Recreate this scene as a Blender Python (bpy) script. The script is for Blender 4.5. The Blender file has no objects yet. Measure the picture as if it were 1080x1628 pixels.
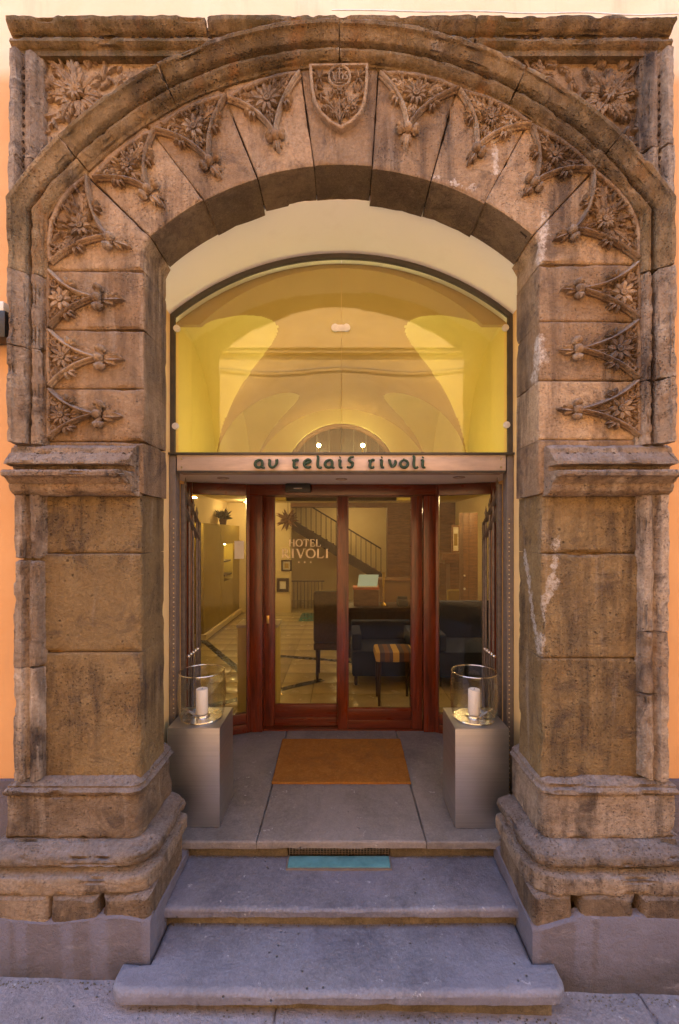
import bpy, bmesh, math, random
from mathutils import Vector, noise
random.seed(7)
pi = math.pi
S = bpy.context.scene
COL = S.collection

# ------------------------------------------------------------------ camera, sky, sun, exposure
EYE = 2.37                       # camera height above the street
F = 700.0                        # focal length in photo pixels (photo 1080 wide)
cam_d = bpy.data.cameras.new('camera'); cam = bpy.data.objects.new('camera', cam_d); COL.objects.link(cam)
cam.location = (0, 0, EYE); cam.rotation_euler = (pi / 2, 0, 0)
cam_d.sensor_fit = 'HORIZONTAL'; cam_d.sensor_width = 36; cam_d.lens = F / 1080 * 36
cam_d.shift_x = -3 / 1080; cam_d.shift_y = 36 / 1080
cam_d.clip_start = 0.05; cam_d.clip_end = 200
S.camera = cam
SUN_EL, SUN_AZ = math.radians(54), math.radians(-24)     # the sun stands behind this facade: the portal is in open shade, the house opposite is lit
world = bpy.data.worlds.new('World'); S.world = world; world.use_nodes = True
wn = world.node_tree; sky = wn.nodes.new('ShaderNodeTexSky'); sky.sky_type = 'NISHITA'; sky.sun_disc = False
sky.sun_elevation = SUN_EL; sky.sun_rotation = SUN_AZ
wn.links.new(sky.outputs[0], wn.nodes['Background'].inputs[0]); wn.nodes['Background'].inputs[1].default_value = 0.15
sun_d = bpy.data.lights.new('sun', 'SUN'); sun_d.energy = 2.35; sun_d.angle = math.radians(0.6); sun_d.color = (1, .93, .82)
sun = bpy.data.objects.new('sun', sun_d); COL.objects.link(sun)
sd = Vector((-math.sin(SUN_AZ) * math.cos(SUN_EL), -math.cos(SUN_AZ) * math.cos(SUN_EL), -math.sin(SUN_EL)))
sun.rotation_euler = sd.to_track_quat('-Z', 'Y').to_euler(); sun.location = (-3, 8, 16)
vs = S.view_settings; vs.view_transform = 'Standard'; vs.look = 'None'; vs.gamma = 1; vs.exposure = 3.08
S.render.engine = 'CYCLES'
cy = S.cycles; cy.use_denoising = True; cy.max_bounces = 7; cy.diffuse_bounces = 4; cy.glossy_bounces = 3
cy.transparent_max_bounces = 16; cy.caustics_reflective = False; cy.caustics_refractive = False; cy.sample_clamp_indirect = 6
try: cy.denoiser = 'OPENIMAGEDENOISE'
except Exception: pass

# ------------------------------------------------------------------ layout helpers
YP = 2.42                                            # front plane of the piers and the arch ring
def X(px, d): return (px - 543) * d / F              # photo column -> metres at real depth d
def Z(py, d): return EYE - (py - 850) * d / F
def U(px, py, d=YP): return (X(px, d), Z(py, d))

# ------------------------------------------------------------------ materials
def nt_new(name):
    m = bpy.data.materials.new(name); m.use_nodes = True
    return m, m.node_tree, m.node_tree.nodes['Principled BSDF']
class G:
    """tiny node-graph helper"""
    def __init__(s, nt): s.nt = nt
    def n(s, t, **kw):
        nd = s.nt.nodes.new(t)
        for k, v in kw.items(): setattr(nd, k, v)
        return nd
    def put(s, sock, v):
        if hasattr(v, 'is_output'): s.nt.links.new(v, sock)
        else: sock.default_value = v
    def pos(s): return s.n('ShaderNodeNewGeometry').outputs['Position']
    def scale(s, v, sc):
        m = s.n('ShaderNodeVectorMath', operation='MULTIPLY'); s.put(m.inputs[0], v); m.inputs[1].default_value = sc
        return m.outputs[0]
    def noise(s, v, sc, det=6, rough=.6, dist=0):
        m = s.n('ShaderNodeTexNoise'); s.put(m.inputs['Vector'], v); m.inputs['Scale'].default_value = sc
        m.inputs['Detail'].default_value = det; m.inputs['Roughness'].default_value = rough; m.inputs['Distortion'].default_value = dist
        return m.outputs['Fac']
    def voro(s, v, sc, feature='F1'):
        m = s.n('ShaderNodeTexVoronoi', feature=feature); s.put(m.inputs['Vector'], v); m.inputs['Scale'].default_value = sc
        return m.outputs['Distance']
    def ramp(s, f, a, b, lo=0., hi=1.):
        m = s.n('ShaderNodeMapRange'); s.put(m.inputs[0], f); m.inputs[1].default_value = a; m.inputs[2].default_value = b
        m.inputs[3].default_value = lo; m.inputs[4].default_value = hi
        return m.outputs[0]
    def math(s, op, a, b=0.):
        m = s.n('ShaderNodeMath', operation=op); s.put(m.inputs[0], a); s.put(m.inputs[1], b); return m.outputs[0]
    def mix(s, f, a, b, blend='MIX'):
        m = s.n('ShaderNodeMix', data_type='RGBA', blend_type=blend); s.put(m.inputs[0], f)
        for i, c in ((6, a), (7, b)):
            if hasattr(c, 'is_output'): s.nt.links.new(c, m.inputs[i])
            else: m.inputs[i].default_value = (*c, 1)
        return m.outputs[2]
    def bump(s, h, dist, strength=1., normal=None):
        m = s.n('ShaderNodeBump'); s.put(m.inputs['Height'], h); m.inputs['Distance'].default_value = dist
        m.inputs['Strength'].default_value = strength
        if normal is not None: s.put(m.inputs['Normal'], normal)
        return m.outputs[0]
    def sep(s, v):
        m = s.n('ShaderNodeSeparateXYZ'); s.put(m.inputs[0], v); return m.outputs
    def rnd(s): return s.n('ShaderNodeObjectInfo').outputs['Random']

def stone_mat(name, ca, cb, cc, pits=1., dust=.55, lime=.5, bumpd=.006, soot=.6, segs=(), moss=0.):
    m, nt, b = nt_new(name); g = G(nt); p = g.pos()
    n1 = g.noise(p, 1.7, 5, .6, .6); n2 = g.noise(p, 8, 8, .7, .4); n3 = g.noise(p, 55, 6, .75); n4 = g.noise(p, 210, 3, .6)
    c = g.mix(g.ramp(n1, .40, .60), ca, cb)
    c = g.mix(g.ramp(n2, .42, .72, 0, .75), c, cc)
    c = g.mix(g.ramp(g.rnd(), .35, 1, 0, .55), c, tuple(v * .5 for v in ca)); c = g.mix(g.ramp(g.rnd(), .45, 0, 0, .45), c, tuple(min(1, v * 1.35) for v in cc))
    st = g.noise(g.scale(p, (7, 7, .8)), 1, 6, .65, .3)                       # rain streaks
    c = g.mix(g.math('MULTIPLY', g.ramp(st, .47, .64), g.ramp(n1, .36, .6, .15, soot)), c, (.05, .037, .032))
    bl = g.noise(g.scale(p, (1, 1, 1)), 4.2, 7, .72, 1.0)
    c = g.mix(g.ramp(bl, .53, .66, 0, soot * .8), c, (.085, .06, .05))          # grey crust
    wl = g.noise(g.scale(p, (9, 9, 1.1)), 1, 5, .6, .2)
    c = g.mix(g.math('MULTIPLY', g.ramp(wl, .60, .72), lime), c, (.62, .5, .38)) # lime wash runs
    if moss:
        mo = g.noise(g.scale(p, (3.5, 3.5, 1.6)), 1, 6, .65, .6)
        c = g.mix(g.ramp(mo, .42, .58, 0, moss), c, (.105, .068, .02)); ru = g.noise(g.scale(p, (6, 6, 1.2)), 1, 5, .6, .4)
        c = g.mix(g.ramp(ru, .58, .7, 0, .6), c, (.36, .15, .04))
    if segs:
        wob = g.math('MULTIPLY', g.math('SUBTRACT', g.noise(p, 14, 6, .75), .5), .16); best = None
        for a, b_, w in segs:
            A_, B_ = Vector(a), Vector(b_); ba = B_ - A_
            pa = g.n('ShaderNodeVectorMath', operation='SUBTRACT'); g.put(pa.inputs[0], p); pa.inputs[1].default_value = A_
            dt = g.n('ShaderNodeVectorMath', operation='DOT_PRODUCT'); g.put(dt.inputs[0], pa.outputs[0]); dt.inputs[1].default_value = ba / ba.length_squared
            hh = g.ramp(dt.outputs['Value'], 0, 1)
            sc_ = g.n('ShaderNodeVectorMath', operation='SCALE'); sc_.inputs[0].default_value = ba; g.put(sc_.inputs['Scale'], hh)
            di = g.n('ShaderNodeVectorMath', operation='DISTANCE'); g.put(di.inputs[0], pa.outputs[0]); g.put(di.inputs[1], sc_.outputs[0])
            k_ = g.ramp(g.math('ADD', di.outputs['Value'], wob), w * .45, w, .85, 0); best = k_ if best is None else g.math('MAXIMUM', best, k_)
        c = g.mix(g.math('MULTIPLY', best, g.ramp(g.noise(p, 38, 5, .8), .36, .52)), c, (.74, .64, .54))
    nz = g.sep(g.n('ShaderNodeNewGeometry').outputs['Normal'])[2]
    c = g.mix(g.math('MULTIPLY', g.ramp(nz, .25, .85, 0, dust), g.ramp(n2, .3, .6, .5, 1)), c, (.36, .31, .31))  # dust lying on ledges
    c = g.mix(g.ramp(n3, .42, .66, 0, .45), c, tuple(v * .55 for v in cb))
    c = g.mix(g.ramp(n4, .55, .8, 0, .3), c, (.55, .42, .3))
    v1 = g.voro(p, 26); v2 = g.voro(p, 63)
    pm = g.math('MULTIPLY', g.ramp(v1, .06, .22, 1, 0), g.math('MULTIPLY', g.ramp(n2, .5, .6, 0, pits), g.ramp(g.rnd(), 0, 1, .45, 1)))
    pm2 = g.math('MULTIPLY', g.ramp(v2, .1, .3, 1, 0), g.ramp(n1, .42, .56, 0, pits))
    pit = g.math('MAXIMUM', pm, g.math('MULTIPLY', pm2, .7))
    c = g.mix(g.math('MULTIPLY', pit, .75), c, (.06, .036, .022))
    nt.links.new(c, b.inputs['Base Color']); b.inputs['Roughness'].default_value = .92
    b.inputs['Specular IOR Level'].default_value = .2
    h = g.math('ADD', g.math('MULTIPLY', n3, .8), g.math('MULTIPLY', n2, 1.4)); h = g.math('ADD', h, g.math('MULTIPLY', n4, .18))
    h = g.math('SUBTRACT', h, g.math('MULTIPLY', pit, 1.5))
    h = g.math('ADD', h, g.math('MULTIPLY', g.math('MINIMUM', g.noise(p, 22, 7, .8, 1.5), .52), 1.2))
    nt.links.new(g.bump(h, bumpd * 2.3), b.inputs['Normal'])
    return m

M = {}
def P3(px, py, d=YP): return (X(px, d), d, Z(py, d))
LIME = [(P3(886, 862), P3(880, 920), .022), (P3(880, 920), P3(862, 968), .03), (P3(862, 968), P3(858, 1046), .028),
        ((1.10, 2.64, Z(880, 2.64)), (1.10, 2.52, Z(985, 2.52)), .022), ((1.10, 2.52, Z(985, 2.52)), (1.10, 2.45, Z(1040, 2.45)), .03)]
LIME2 = [(P3(866, 350), P3(856, 414), .035), ((1.09, 2.44, Z(548, 2.44)), (1.09, 2.47, Z(600, 2.47)), .05), (P3(688, 281), P3(752, 300), .012), (P3(786, 225), P3(790, 275), .014)]
M['tuff'] = stone_mat('tuff_carved', (.43, .275, .155), (.32, .19, .095), (.57, .41, .26), pits=.55, dust=.5, lime=.45, bumpd=.008, soot=.85, segs=LIME2)
M['tuff_panel'] = stone_mat('tuff_panel', (.42, .27, .115), (.28, .17, .07), (.54, .38, .19), pits=1., dust=.3, lime=.4, bumpd=.014, soot=.95, segs=LIME)
M['tuff_mould'] = stone_mat('tuff_moulding', (.48, .335, .22), (.33, .205, .115), (.66, .53, .40), pits=.8, dust=.7, lime=.75, bumpd=.012, soot=1.)
M['tuff_hood'] = stone_mat('tuff_hood', (.44, .28, .13), (.30, .18, .08), (.58, .43, .26), pits=.8, dust=.75, lime=.5, bumpd=.012, soot=.85, moss=.5)
M['tuff_moss'] = stone_mat('tuff_mossy', (.38, .24, .11), (.27, .16, .07), (.48, .33, .18), pits=.5, dust=.6, lime=.3, bumpd=.010, soot=.8, moss=.9)
M['tuff_base'] = stone_mat('tuff_base', (.37, .25, .15), (.22, .14, .08), (.54, .41, .30), pits=.8, dust=.75, lime=.5, bumpd=.015, soot=1.)
M['notch_mortar'] = stone_mat('notch_shade_and_mortar', (.06, .037, .022), (.045, .028, .018), (.08, .05, .03), pits=.2, dust=0, lime=0)  # dark tone painting the shade inside notches; also the mortar behind joints
M['soffit_shade'] = stone_mat('tuff_soffit_shade', (.20, .14, .09), (.15, .10, .065), (.26, .185, .12), pits=.4, dust=.0, lime=.1, bumpd=.007, soot=.6)

def lava_mat(name, ca, cb, r0=.5, bd=.006):
    m, nt, b = nt_new(name); g = G(nt); p = g.pos()
    n1 = g.noise(p, 3, 7, .65, .5); n3 = g.noise(p, 70, 6, .7); n4 = g.noise(p, 16, 6, .7)
    c = g.mix(g.ramp(n1, .38, .62), ca, cb); c = g.mix(g.ramp(g.noise(p, 28, 6, .75), .4, .65, 0, .45), c, tuple(v * 1.5 for v in cb)); c = g.mix(g.ramp(n3, .35, .7, 0, .6), c, tuple(v * .55 for v in ca))
    c = g.mix(g.ramp(n4, .63, .70, 0, .75), c, (.5, .48, .48)); c = g.mix(g.ramp(g.noise(p, 1.6, 5, .6, .8), .45, .62, 0, .5), c, tuple(min(1, v * 1.9) for v in ca)); c = g.mix(g.ramp(g.noise(p, 7, 8, .75), .6, .7, 0, .55), c, tuple(v * .45 for v in ca))
    v1 = g.voro(p, 17); pit = g.math('MULTIPLY', g.ramp(v1, .04, .13, 1, 0), g.ramp(n1, .5, .58))
    c = g.mix(pit, c, (.04, .04, .045))
    nt.links.new(c, b.inputs['Base Color']); nt.links.new(g.ramp(n4, .3, .7, r0, r0 + .22), b.inputs['Roughness'])
    h = g.math('SUBTRACT', g.math('ADD', g.math('MULTIPLY', n3, .5), n4), pit)
    nt.links.new(g.bump(h, bd), b.inputs['Normal'])
    return m
M['lava'] = lava_mat('lava_step', (.095, .091, .116), (.175, .168, .196), .34, .009)
M['lava_land'] = lava_mat('lava_landing', (.125, .11, .105), (.20, .175, .165), .5, .007)
M['pave'] = lava_mat('paving_stone', (.16, .145, .17), (.25, .22, .235), .6, .022)
M['sand'] = stone_mat('sand_riser', (.19, .158, .12), (.12, .097, .07), (.26, .22, .165), pits=.3, dust=.0, lime=.2, bumpd=.004, soot=.4)

def plaster_mat(name, ca, cb, sc=2.5, bumpd=.003, cream=None, stain=.35, splash=0.):
    m, nt, b = nt_new(name); g = G(nt); p = g.pos()
    n1 = g.noise(p, sc, 6, .6, .4); n3 = g.noise(p, 90, 5, .7); n2 = g.noise(p, 14, 5, .6)
    if cream:
        zz = g.sep(p)[2]; wob = g.math('ADD', zz, g.math('MULTIPLY', n1, .12))
        f = g.ramp(wob, cream[0], cream[0] + .08); ca = g.mix(f, ca, cream[1]); cb = g.mix(f, cb, cream[2])
    c = g.mix(g.ramp(n1, .35, .65), ca, cb)
    c = g.mix(g.math('MULTIPLY', g.ramp(g.noise(g.scale(p, (5, 5, .7)), 1, 6, .65), .55, .72), stain), c, (.35, .24, .15))
    if splash:      # mud splashes and scuffs above the pavement
        zs_ = g.math('ADD', g.sep(p)[2], g.math('MULTIPLY', g.noise(p, 6, 7, .75), -.5))
        c = g.mix(g.ramp(zs_, -.22, .0, splash, 0), c, (.055, .05, .05)); c = g.mix(g.ramp(g.noise(g.scale(p, (3, 3, 9)), 1, 7, .75), .58, .66, 0, .35), c, (.27, .25, .27))
    nt.links.new(c, b.inputs['Base Color']); b.inputs['Roughness'].default_value = .9; b.inputs['Specular IOR Level'].default_value = .2
    h = g.math('ADD', g.math('MULTIPLY', n3, .4), n2)
    nt.links.new(g.bump(h, bumpd), b.inputs['Normal'])
    return m
M['facade'] = plaster_mat('facade_plaster', (.62, .345, .155), (.57, .30, .125), cream=(EYE + 2.62, (.72, .55, .36), (.67, .49, .30)))
M['dado'] = plaster_mat('dado_plaster', (.15, .135, .16), (.12, .107, .128), bumpd=.020, stain=0., splash=.7)
M['opposite'] = plaster_mat('opposite_plaster', (.57, .34, .15), (.52, .30, .125))
M['white'] = plaster_mat('white_plaster', (.95, .93, .92), (.93, .91, .90), stain=.05, bumpd=.0015)
M['reveal'] = plaster_mat('reveal_plaster', (.86, .62, .28), (.82, .56, .24), stain=.1)
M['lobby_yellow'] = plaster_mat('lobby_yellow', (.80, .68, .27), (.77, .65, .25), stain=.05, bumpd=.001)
M['lobby_vault_shade'] = plaster_mat('lobby_vault_shade', (.52, .35, .14), (.48, .32, .12), stain=.08, bumpd=.001)
M['lobby_cream'] = plaster_mat('lobby_cream', (.74, .62, .38), (.70, .58, .34), stain=.05, bumpd=.001)
M['lobby_olive'] = plaster_mat('lobby_olive', (.34, .26, .075), (.31, .235, .065), stain=.05, bumpd=.001)

def simple(name, col, rough=.5, metal=0., nscale=None, var=.25, bumpd=0., stretch=(1, 1, 1), spec=.5, coat=0.):
    m, nt, b = nt_new(name); g = G(nt)
    b.inputs['Roughness'].default_value = rough; b.inputs['Metallic'].default_value = metal; b.inputs['Specular IOR Level'].default_value = spec
    if coat: b.inputs['Coat Weight'].default_value = coat; b.inputs['Coat Roughness'].default_value = .15
    p = g.scale(g.pos(), stretch)
    n = g.noise(p, nscale or 12, 6, .65)
    c = g.mix(g.ramp(n, .3, .7), tuple(min(1, v * (1 + var * .5)) for v in col), tuple(v * (1 - var) for v in col))
    nt.links.new(c, b.inputs['Base Color'])
    nt.links.new(g.ramp(n, .3, .7, max(0, rough - .06), min(1, rough + .08)), b.inputs['Roughness'])
    if bumpd: nt.links.new(g.bump(n, bumpd), b.inputs['Normal'])
    return m
M['mahogany'] = simple('mahogany', (.145, .025, .006), .3, nscale=2.2, var=.75, stretch=(14, 14, 1.2), coat=.25)
M['mahogany_h'] = simple('mahogany_rail', (.12, .020, .005), .3, nscale=2.2, var=.5, stretch=(1.2, 14, 14), coat=.25)
M['steel'] = simple('brushed_steel', (.46, .455, .465), .40, metal=.95, nscale=1.5, var=.14, stretch=(.8, .8, 90), bumpd=.0002)
M['bronze'] = simple('bronze_beam', (.54, .43, .37), .5, metal=.35, nscale=5, var=.18, stretch=(1, 5, 5))
M['iron'] = simple('painted_iron', (.17, .14, .12), .5, metal=.5, nscale=30, var=.3)
M['frame_metal'] = simple('frame_metal', (.075, .066, .055), .5, metal=.3, nscale=12, var=.2)
M['post_metal'] = simple('post_metal', (.22, .185, .165), .5, metal=.4, nscale=14, var=.2)
M['patina'] = simple('green_patina', (.065, .115, .075), .65, metal=.3, nscale=40, var=.5, bumpd=.001)
M['black'] = simple('black_plastic', (.012, .012, .013), .4)
M['whitecap'] = simple('white_cap', (.7, .69, .66), .5)
M['ceramic'] = simple('candle_wax', (.85, .78, .70), .5, nscale=6, var=.05)
M['brass'] = simple('brass', (.55, .36, .12), .3, metal=1.)
M['chrome'] = simple('steel_fitting', (.75, .73, .70), .25, metal=1., var=.08)
M['wood_dark'] = simple('dark_wood', (.045, .02, .012), .4, nscale=3, var=.5, stretch=(10, 10, 1))
M['wood_mid'] = simple('brown_wood', (.19, .085, .035), .5, nscale=3, var=.45, stretch=(2, 10, 12))
M['navy'] = simple('navy_cloth', (.018, .032, .11), .9, nscale=120, var=.4, bumpd=.001)
M['olive_cloth'] = simple('olive_cloth', (.30, .20, .045), .9, nscale=120, var=.3, bumpd=.001)
M['tan_cloth'] = simple('tan_leather', (.20, .10, .035), .6, nscale=60, var=.3)
M['chair_cloth'] = simple('dark_olive_velvet', (.075, .048, .02), .8, nscale=40, var=.35)
M['cloth_white'] = simple('white_cloth', (.75, .70, .58), .9)
M['paper'] = simple('paper', (.80, .80, .78), .8, var=.05)
M['orange_art'] = simple('orange_art', (.75, .20, .04), .8, nscale=8, var=.4)
M['red_box'] = simple('red_box', (.55, .14, .03), .6)
M['leaf_dark'] = simple('dark_leaf', (.02, .028, .012), .6, nscale=30, var=.5)
M['gold'] = simple('gilt', (.62, .43, .12), .35, metal=.8, nscale=40, var=.3)
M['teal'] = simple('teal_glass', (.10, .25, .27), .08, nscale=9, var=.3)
M['tile'] = simple('lobby_tile', (.52, .43, .27), .22, nscale=5, var=.16)
M['grout'] = simple('tile_grout', (.22, .17, .10), .8)
M['tile_blue'] = simple('blue_band_tile', (.045, .05, .085), .25)
M['letter_cream'] = simple('cream_lettering', (.95, .82, .55), .6, var=.05)

def coir():
    m, nt, b = nt_new('coir'); g = G(nt); p = g.pos()
    n1 = g.noise(p, 9, 6, .7); n2 = g.noise(p, 260, 4, .8); n3 = g.noise(p, 45, 5, .7)
    c = g.mix(g.ramp(n1, .3, .7), (.42, .195, .045), (.33, .14, .028)); c = g.mix(g.ramp(n2, .35, .65, 0, .7), c, (.22, .07, .008)); c = g.mix(g.ramp(n3, .5, .75, 0, .45), c, (.55, .28, .08)); c = g.mix(g.ramp(g.noise(p, 3.2, 5, .7, .6), .48, .66, 0, .55), c, (.17, .085, .03))
    nt.links.new(c, b.inputs['Base Color']); b.inputs['Roughness'].default_value = .95; b.inputs['Specular IOR Level'].default_value = .1
    nt.links.new(g.bump(g.math('ADD', n2, n3), .008), b.inputs['Normal'])
    return m
M['coir'] = coir()

def stripes():
    m, nt, b = nt_new('striped_cloth'); g = G(nt); x = g.sep(g.pos())[0]
    f = g.math('FRACT', g.math('MULTIPLY', x, 4.6)); k = g.math('GREATER_THAN', f, .68)
    k2 = g.math('GREATER_THAN', g.math('FRACT', g.math('MULTIPLY', x, 9.2)), .5)
    c = g.mix(k, g.mix(k2, (.10, .075, .11), (.20, .10, .07)), (.66, .46, .14))
    nt.links.new(c, b.inputs['Base Color']); b.inputs['Roughness'].default_value = .85
    return m
M['stripes'] = stripes()

def glass(name, tint, base=.045, edge=1.):
    m = bpy.data.materials.new(name); m.use_nodes = True; nt = m.node_tree; nt.nodes.remove(nt.nodes['Principled BSDF']); g = G(nt)
    tr = g.n('ShaderNodeBsdfTransparent'); tr.inputs[0].default_value = (*tint, 1)
    gl = g.n('ShaderNodeBsdfGlossy'); gl.inputs[0].default_value = (1, 1, 1, 1); gl.inputs['Roughness'].default_value = .0
    lw = g.n('ShaderNodeLayerWeight'); lw.inputs[0].default_value = .5
    f = g.math('ADD', g.math('MULTIPLY', g.math('POWER', lw.outputs['Facing'], 5.), edge * (1 - base)), base)
    mx = g.n('ShaderNodeMixShader'); g.put(mx.inputs[0], f); nt.links.new(tr.outputs[0], mx.inputs[1]); nt.links.new(gl.outputs[0], mx.inputs[2])
    nt.links.new(mx.outputs[0], nt.nodes['Material Output'].inputs[0])
    return m
M['pane'] = glass('fanlight_glass', (.92, .94, .82), .05)
M['door_pane'] = glass('door_glass', (.86, .83, .73), .013)
M['hurricane'] = glass('hurricane_glass', (.965, .97, .965), .035, 1.)
M['glass_rim'] = glass('hurricane_rim', (.85, .87, .85), .5, .5)

def emit(name, col, st):
    m = bpy.data.materials.new(name); m.use_nodes = True; b = m.node_tree.nodes['Principled BSDF']
    b.inputs['Base Color'].default_value = (*col, 1); b.inputs['Emission Color'].default_value = (*col, 1); b.inputs['Emission Strength'].default_value = st
    return m
M['lamp'] = emit('lamp_glow', (1, .80, .45), 14)
M['screen'] = emit('screen_glow', (.35, .48, .45), .06)

# ------------------------------------------------------------------ mesh helpers
class MB:
    def __init__(s): s.v = []; s.f = []
    def add(s, vs, fs):
        o = len(s.v); s.v += [tuple(v) for v in vs]; s.f += [tuple(i + o for i in f) for f in fs]; return s
    def box(s, x0, x1, y0, y1, z0, z1):
        return s.add([(x0, y0, z0), (x1, y0, z0), (x1, y1, z0), (x0, y1, z0), (x0, y0, z1), (x1, y0, z1), (x1, y1, z1), (x0, y1, z1)],
                     [(0, 3, 2, 1), (4, 5, 6, 7), (0, 1, 5, 4), (1, 2, 6, 5), (2, 3, 7, 6), (3, 0, 4, 7)])
    def bar(s, a, b, w, h=None, up=(0, 0, 1)):
        """rectangular bar from a to b"""
        a, b = Vector(a), Vector(b); d = (b - a).normalized(); h = h or w
        u = Vector(up)
        if abs(d.dot(u)) > .95: u = Vector((0, 1, 0))
        r = d.cross(u).normalized(); t = r.cross(d)
        vs = [p + r * sx * w / 2 + t * sy * h / 2 for p in (a, b) for sx, sy in ((-1, -1), (1, -1), (1, 1), (-1, 1))]
        return s.add(vs, [(3, 2, 1, 0), (4, 5, 6, 7), (0, 1, 5, 4), (1, 2, 6, 5), (2, 3, 7, 6), (3, 0, 4, 7)])
    def tube(s, pts, r, n=8, flat=None, closed=False, caps=True):
        """round tube through pts; r number or list; flat=(axis vector, factor) squashes it"""
        P = [Vector(p) for p in pts]; k = len(P); R = r if isinstance(r, (list, tuple)) else [r] * k
        vs = []; ref = None
        for i, p in enumerate(P):
            d = (P[(i + 1) % k] - P[i - 1]) if closed else (P[min(i + 1, k - 1)] - P[max(i - 1, 0)])
            d = d.normalized() if d.length > 1e-9 else Vector((0, 0, 1))
            if ref is None:
                ref = Vector((0, 1, 0)) if abs(d.y) < .9 else Vector((1, 0, 0))
            a = d.cross(ref).normalized(); b = a.cross(d).normalized(); ref = b
            for j in range(n):
                t = 2 * pi * j / n; o = (a * math.cos(t) + b * math.sin(t)) * R[i]
                if flat: ax = Vector(flat[0]); o = o - ax * o.dot(ax) * (1 - flat[1])
                vs.append(p + o)
        fs = []
        for i in range(k if closed else k - 1):
            for j in range(n):
                i2 = (i + 1) % k
                fs.append((i * n + j, i * n + (j + 1) % n, i2 * n + (j + 1) % n, i2 * n + j))
        if caps and not closed:
            fs.append(tuple(range(n))[::-1]); fs.append(tuple((k - 1) * n + j for j in range(n)))
        return s.add(vs, fs)
    def lathe(s, prof, c, n=32, cap=True):
        vs = []; k = len(prof)
        for r, z in prof:
            for j in range(n):
                t = 2 * pi * j / n; vs.append((c[0] + r * math.cos(t), c[1] + r * math.sin(t), c[2] + z))
        fs = [(i * n + j, i * n + (j + 1) % n, (i + 1) * n + (j + 1) % n, (i + 1) * n + j) for i in range(k - 1) for j in range(n)]
        if cap: fs.append(tuple(range(n))[::-1]); fs.append(tuple((k - 1) * n + j for j in range(n)))
        return s.add(vs, fs)
    def ball(s, c, r, n=8, m=6):
        r = r if isinstance(r, (tuple, list)) else (r, r, r); vs = [(c[0], c[1], c[2] - r[2])]
        for i in range(1, m):
            a = pi * i / m
            for j in range(n):
                t = 2 * pi * j / n; vs.append((c[0] + r[0] * math.sin(a) * math.cos(t), c[1] + r[1] * math.sin(a) * math.sin(t), c[2] - r[2] * math.cos(a)))
        vs.append((c[0], c[1], c[2] + r[2])); fs = []
        for j in range(n):
            fs.append((0, 1 + (j + 1) % n, 1 + j)); q = 1 + (m - 2) * n; fs.append((q + j, q + (j + 1) % n, len(vs) - 1))
        for i in range(m - 2):
            for j in range(n): fs.append((1 + i * n + j, 1 + i * n + (j + 1) % n, 1 + (i + 1) * n + (j + 1) % n, 1 + (i + 1) * n + j))
        return s.add(vs, fs)
    def sweep(s, path, prof, mp, closed=False, caps=True):
        """sweep profile [(offset, w)] along 2-D path; offset goes to the LEFT of travel, mitred; mp maps (u, v, w) to world"""
        k = len(path); P = [Vector(p) for p in path]; vs = []
        for i, p in enumerate(P):
            a = P[i] - P[i - 1] if (i > 0 or closed) else None
            b = P[(i + 1) % k] - P[i] if (i < k - 1 or closed) else None
            if a is None: a = b
            if b is None: b = a
            n1 = Vector((-a.y, a.x)).normalized(); n2 = Vector((-b.y, b.x)).normalized()
            mt = (n1 + n2); mt = mt / max(.25, mt.dot(n1)) if mt.length > 1e-6 else n1
            for o, w in prof:
                q = p + mt * o; vs.append(mp(q.x, q.y, w))
        n = len(prof); fs = []
        for i in range(k if closed else k - 1):
            i2 = (i + 1) % k
            for j in range(n - 1): fs.append((i * n + j, i * n + j + 1, i2 * n + j + 1, i2 * n + j))
        if closed and caps:
            fs.append(tuple(i * n for i in range(k)))
            last = [i * n + n - 1 for i in range(k)]; ring = last; c0 = sum((Vector(vs[j]) for j in last), Vector()) / k
            ol = [Vector(vs[j]) for j in last]
            for t in (.86, .66, .44, .2):
                new = list(range(len(vs), len(vs) + k)); vs += [tuple(c0 + (q - c0) * t) for q in ol]
                fs += [(ring[i], new[i], new[(i + 1) % k], ring[(i + 1) % k]) for i in range(k)]; ring = new
            vs.append(tuple(c0)); fs += [(ring[i], len(vs) - 1, ring[(i + 1) % k]) for i in range(k)]
        elif caps:
            fs.append(tuple(range(n))[::-1]); fs.append(tuple((k - 1) * n + j for j in range(n)))
        return s.add(vs, fs)
    def leaf(s, p, d, L, W, H, curl=.4, twist=0.):
        """carved leaf lobe on the wall plane: starts at p=(x,z), runs along d, swells towards the viewer (-y)"""
        y0 = p[2] if len(p) > 2 else YP
        px, pz = p[0], p[1]; dl = math.hypot(*d); dx, dz = d[0] / dl, d[1] / dl; nx, nz = -dz, dx
        ts = (0, .22, .5, .78, 1.); ws = (.25, .8, 1., .66, .06); hs = (.35, .8, 1., .85, .35); vs = []
        for t, w, h in zip(ts, ws, hs):
            off = twist * t * t * L
            for u, hh in ((-1, -.35), (-.55, .8), (0, .62), (.55, .8), (1, -.35)):
                a = t * L; c = u * w * W / 2 + off
                vs.append((px + dx * a + nx * c, y0 - (H * h * hh if hh > 0 else H * hh * .3) - (curl * H * t if hh > 0 else 0), pz + dz * a + nz * c))
        fs = [(i * 5 + j, i * 5 + j + 1, (i + 1) * 5 + j + 1, (i + 1) * 5 + j) for i in range(4) for j in range(4)]
        fs.append((0, 1, 2, 3, 4)); fs.append((20, 21, 22, 23, 24))
        return s.add(vs, fs)

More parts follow.
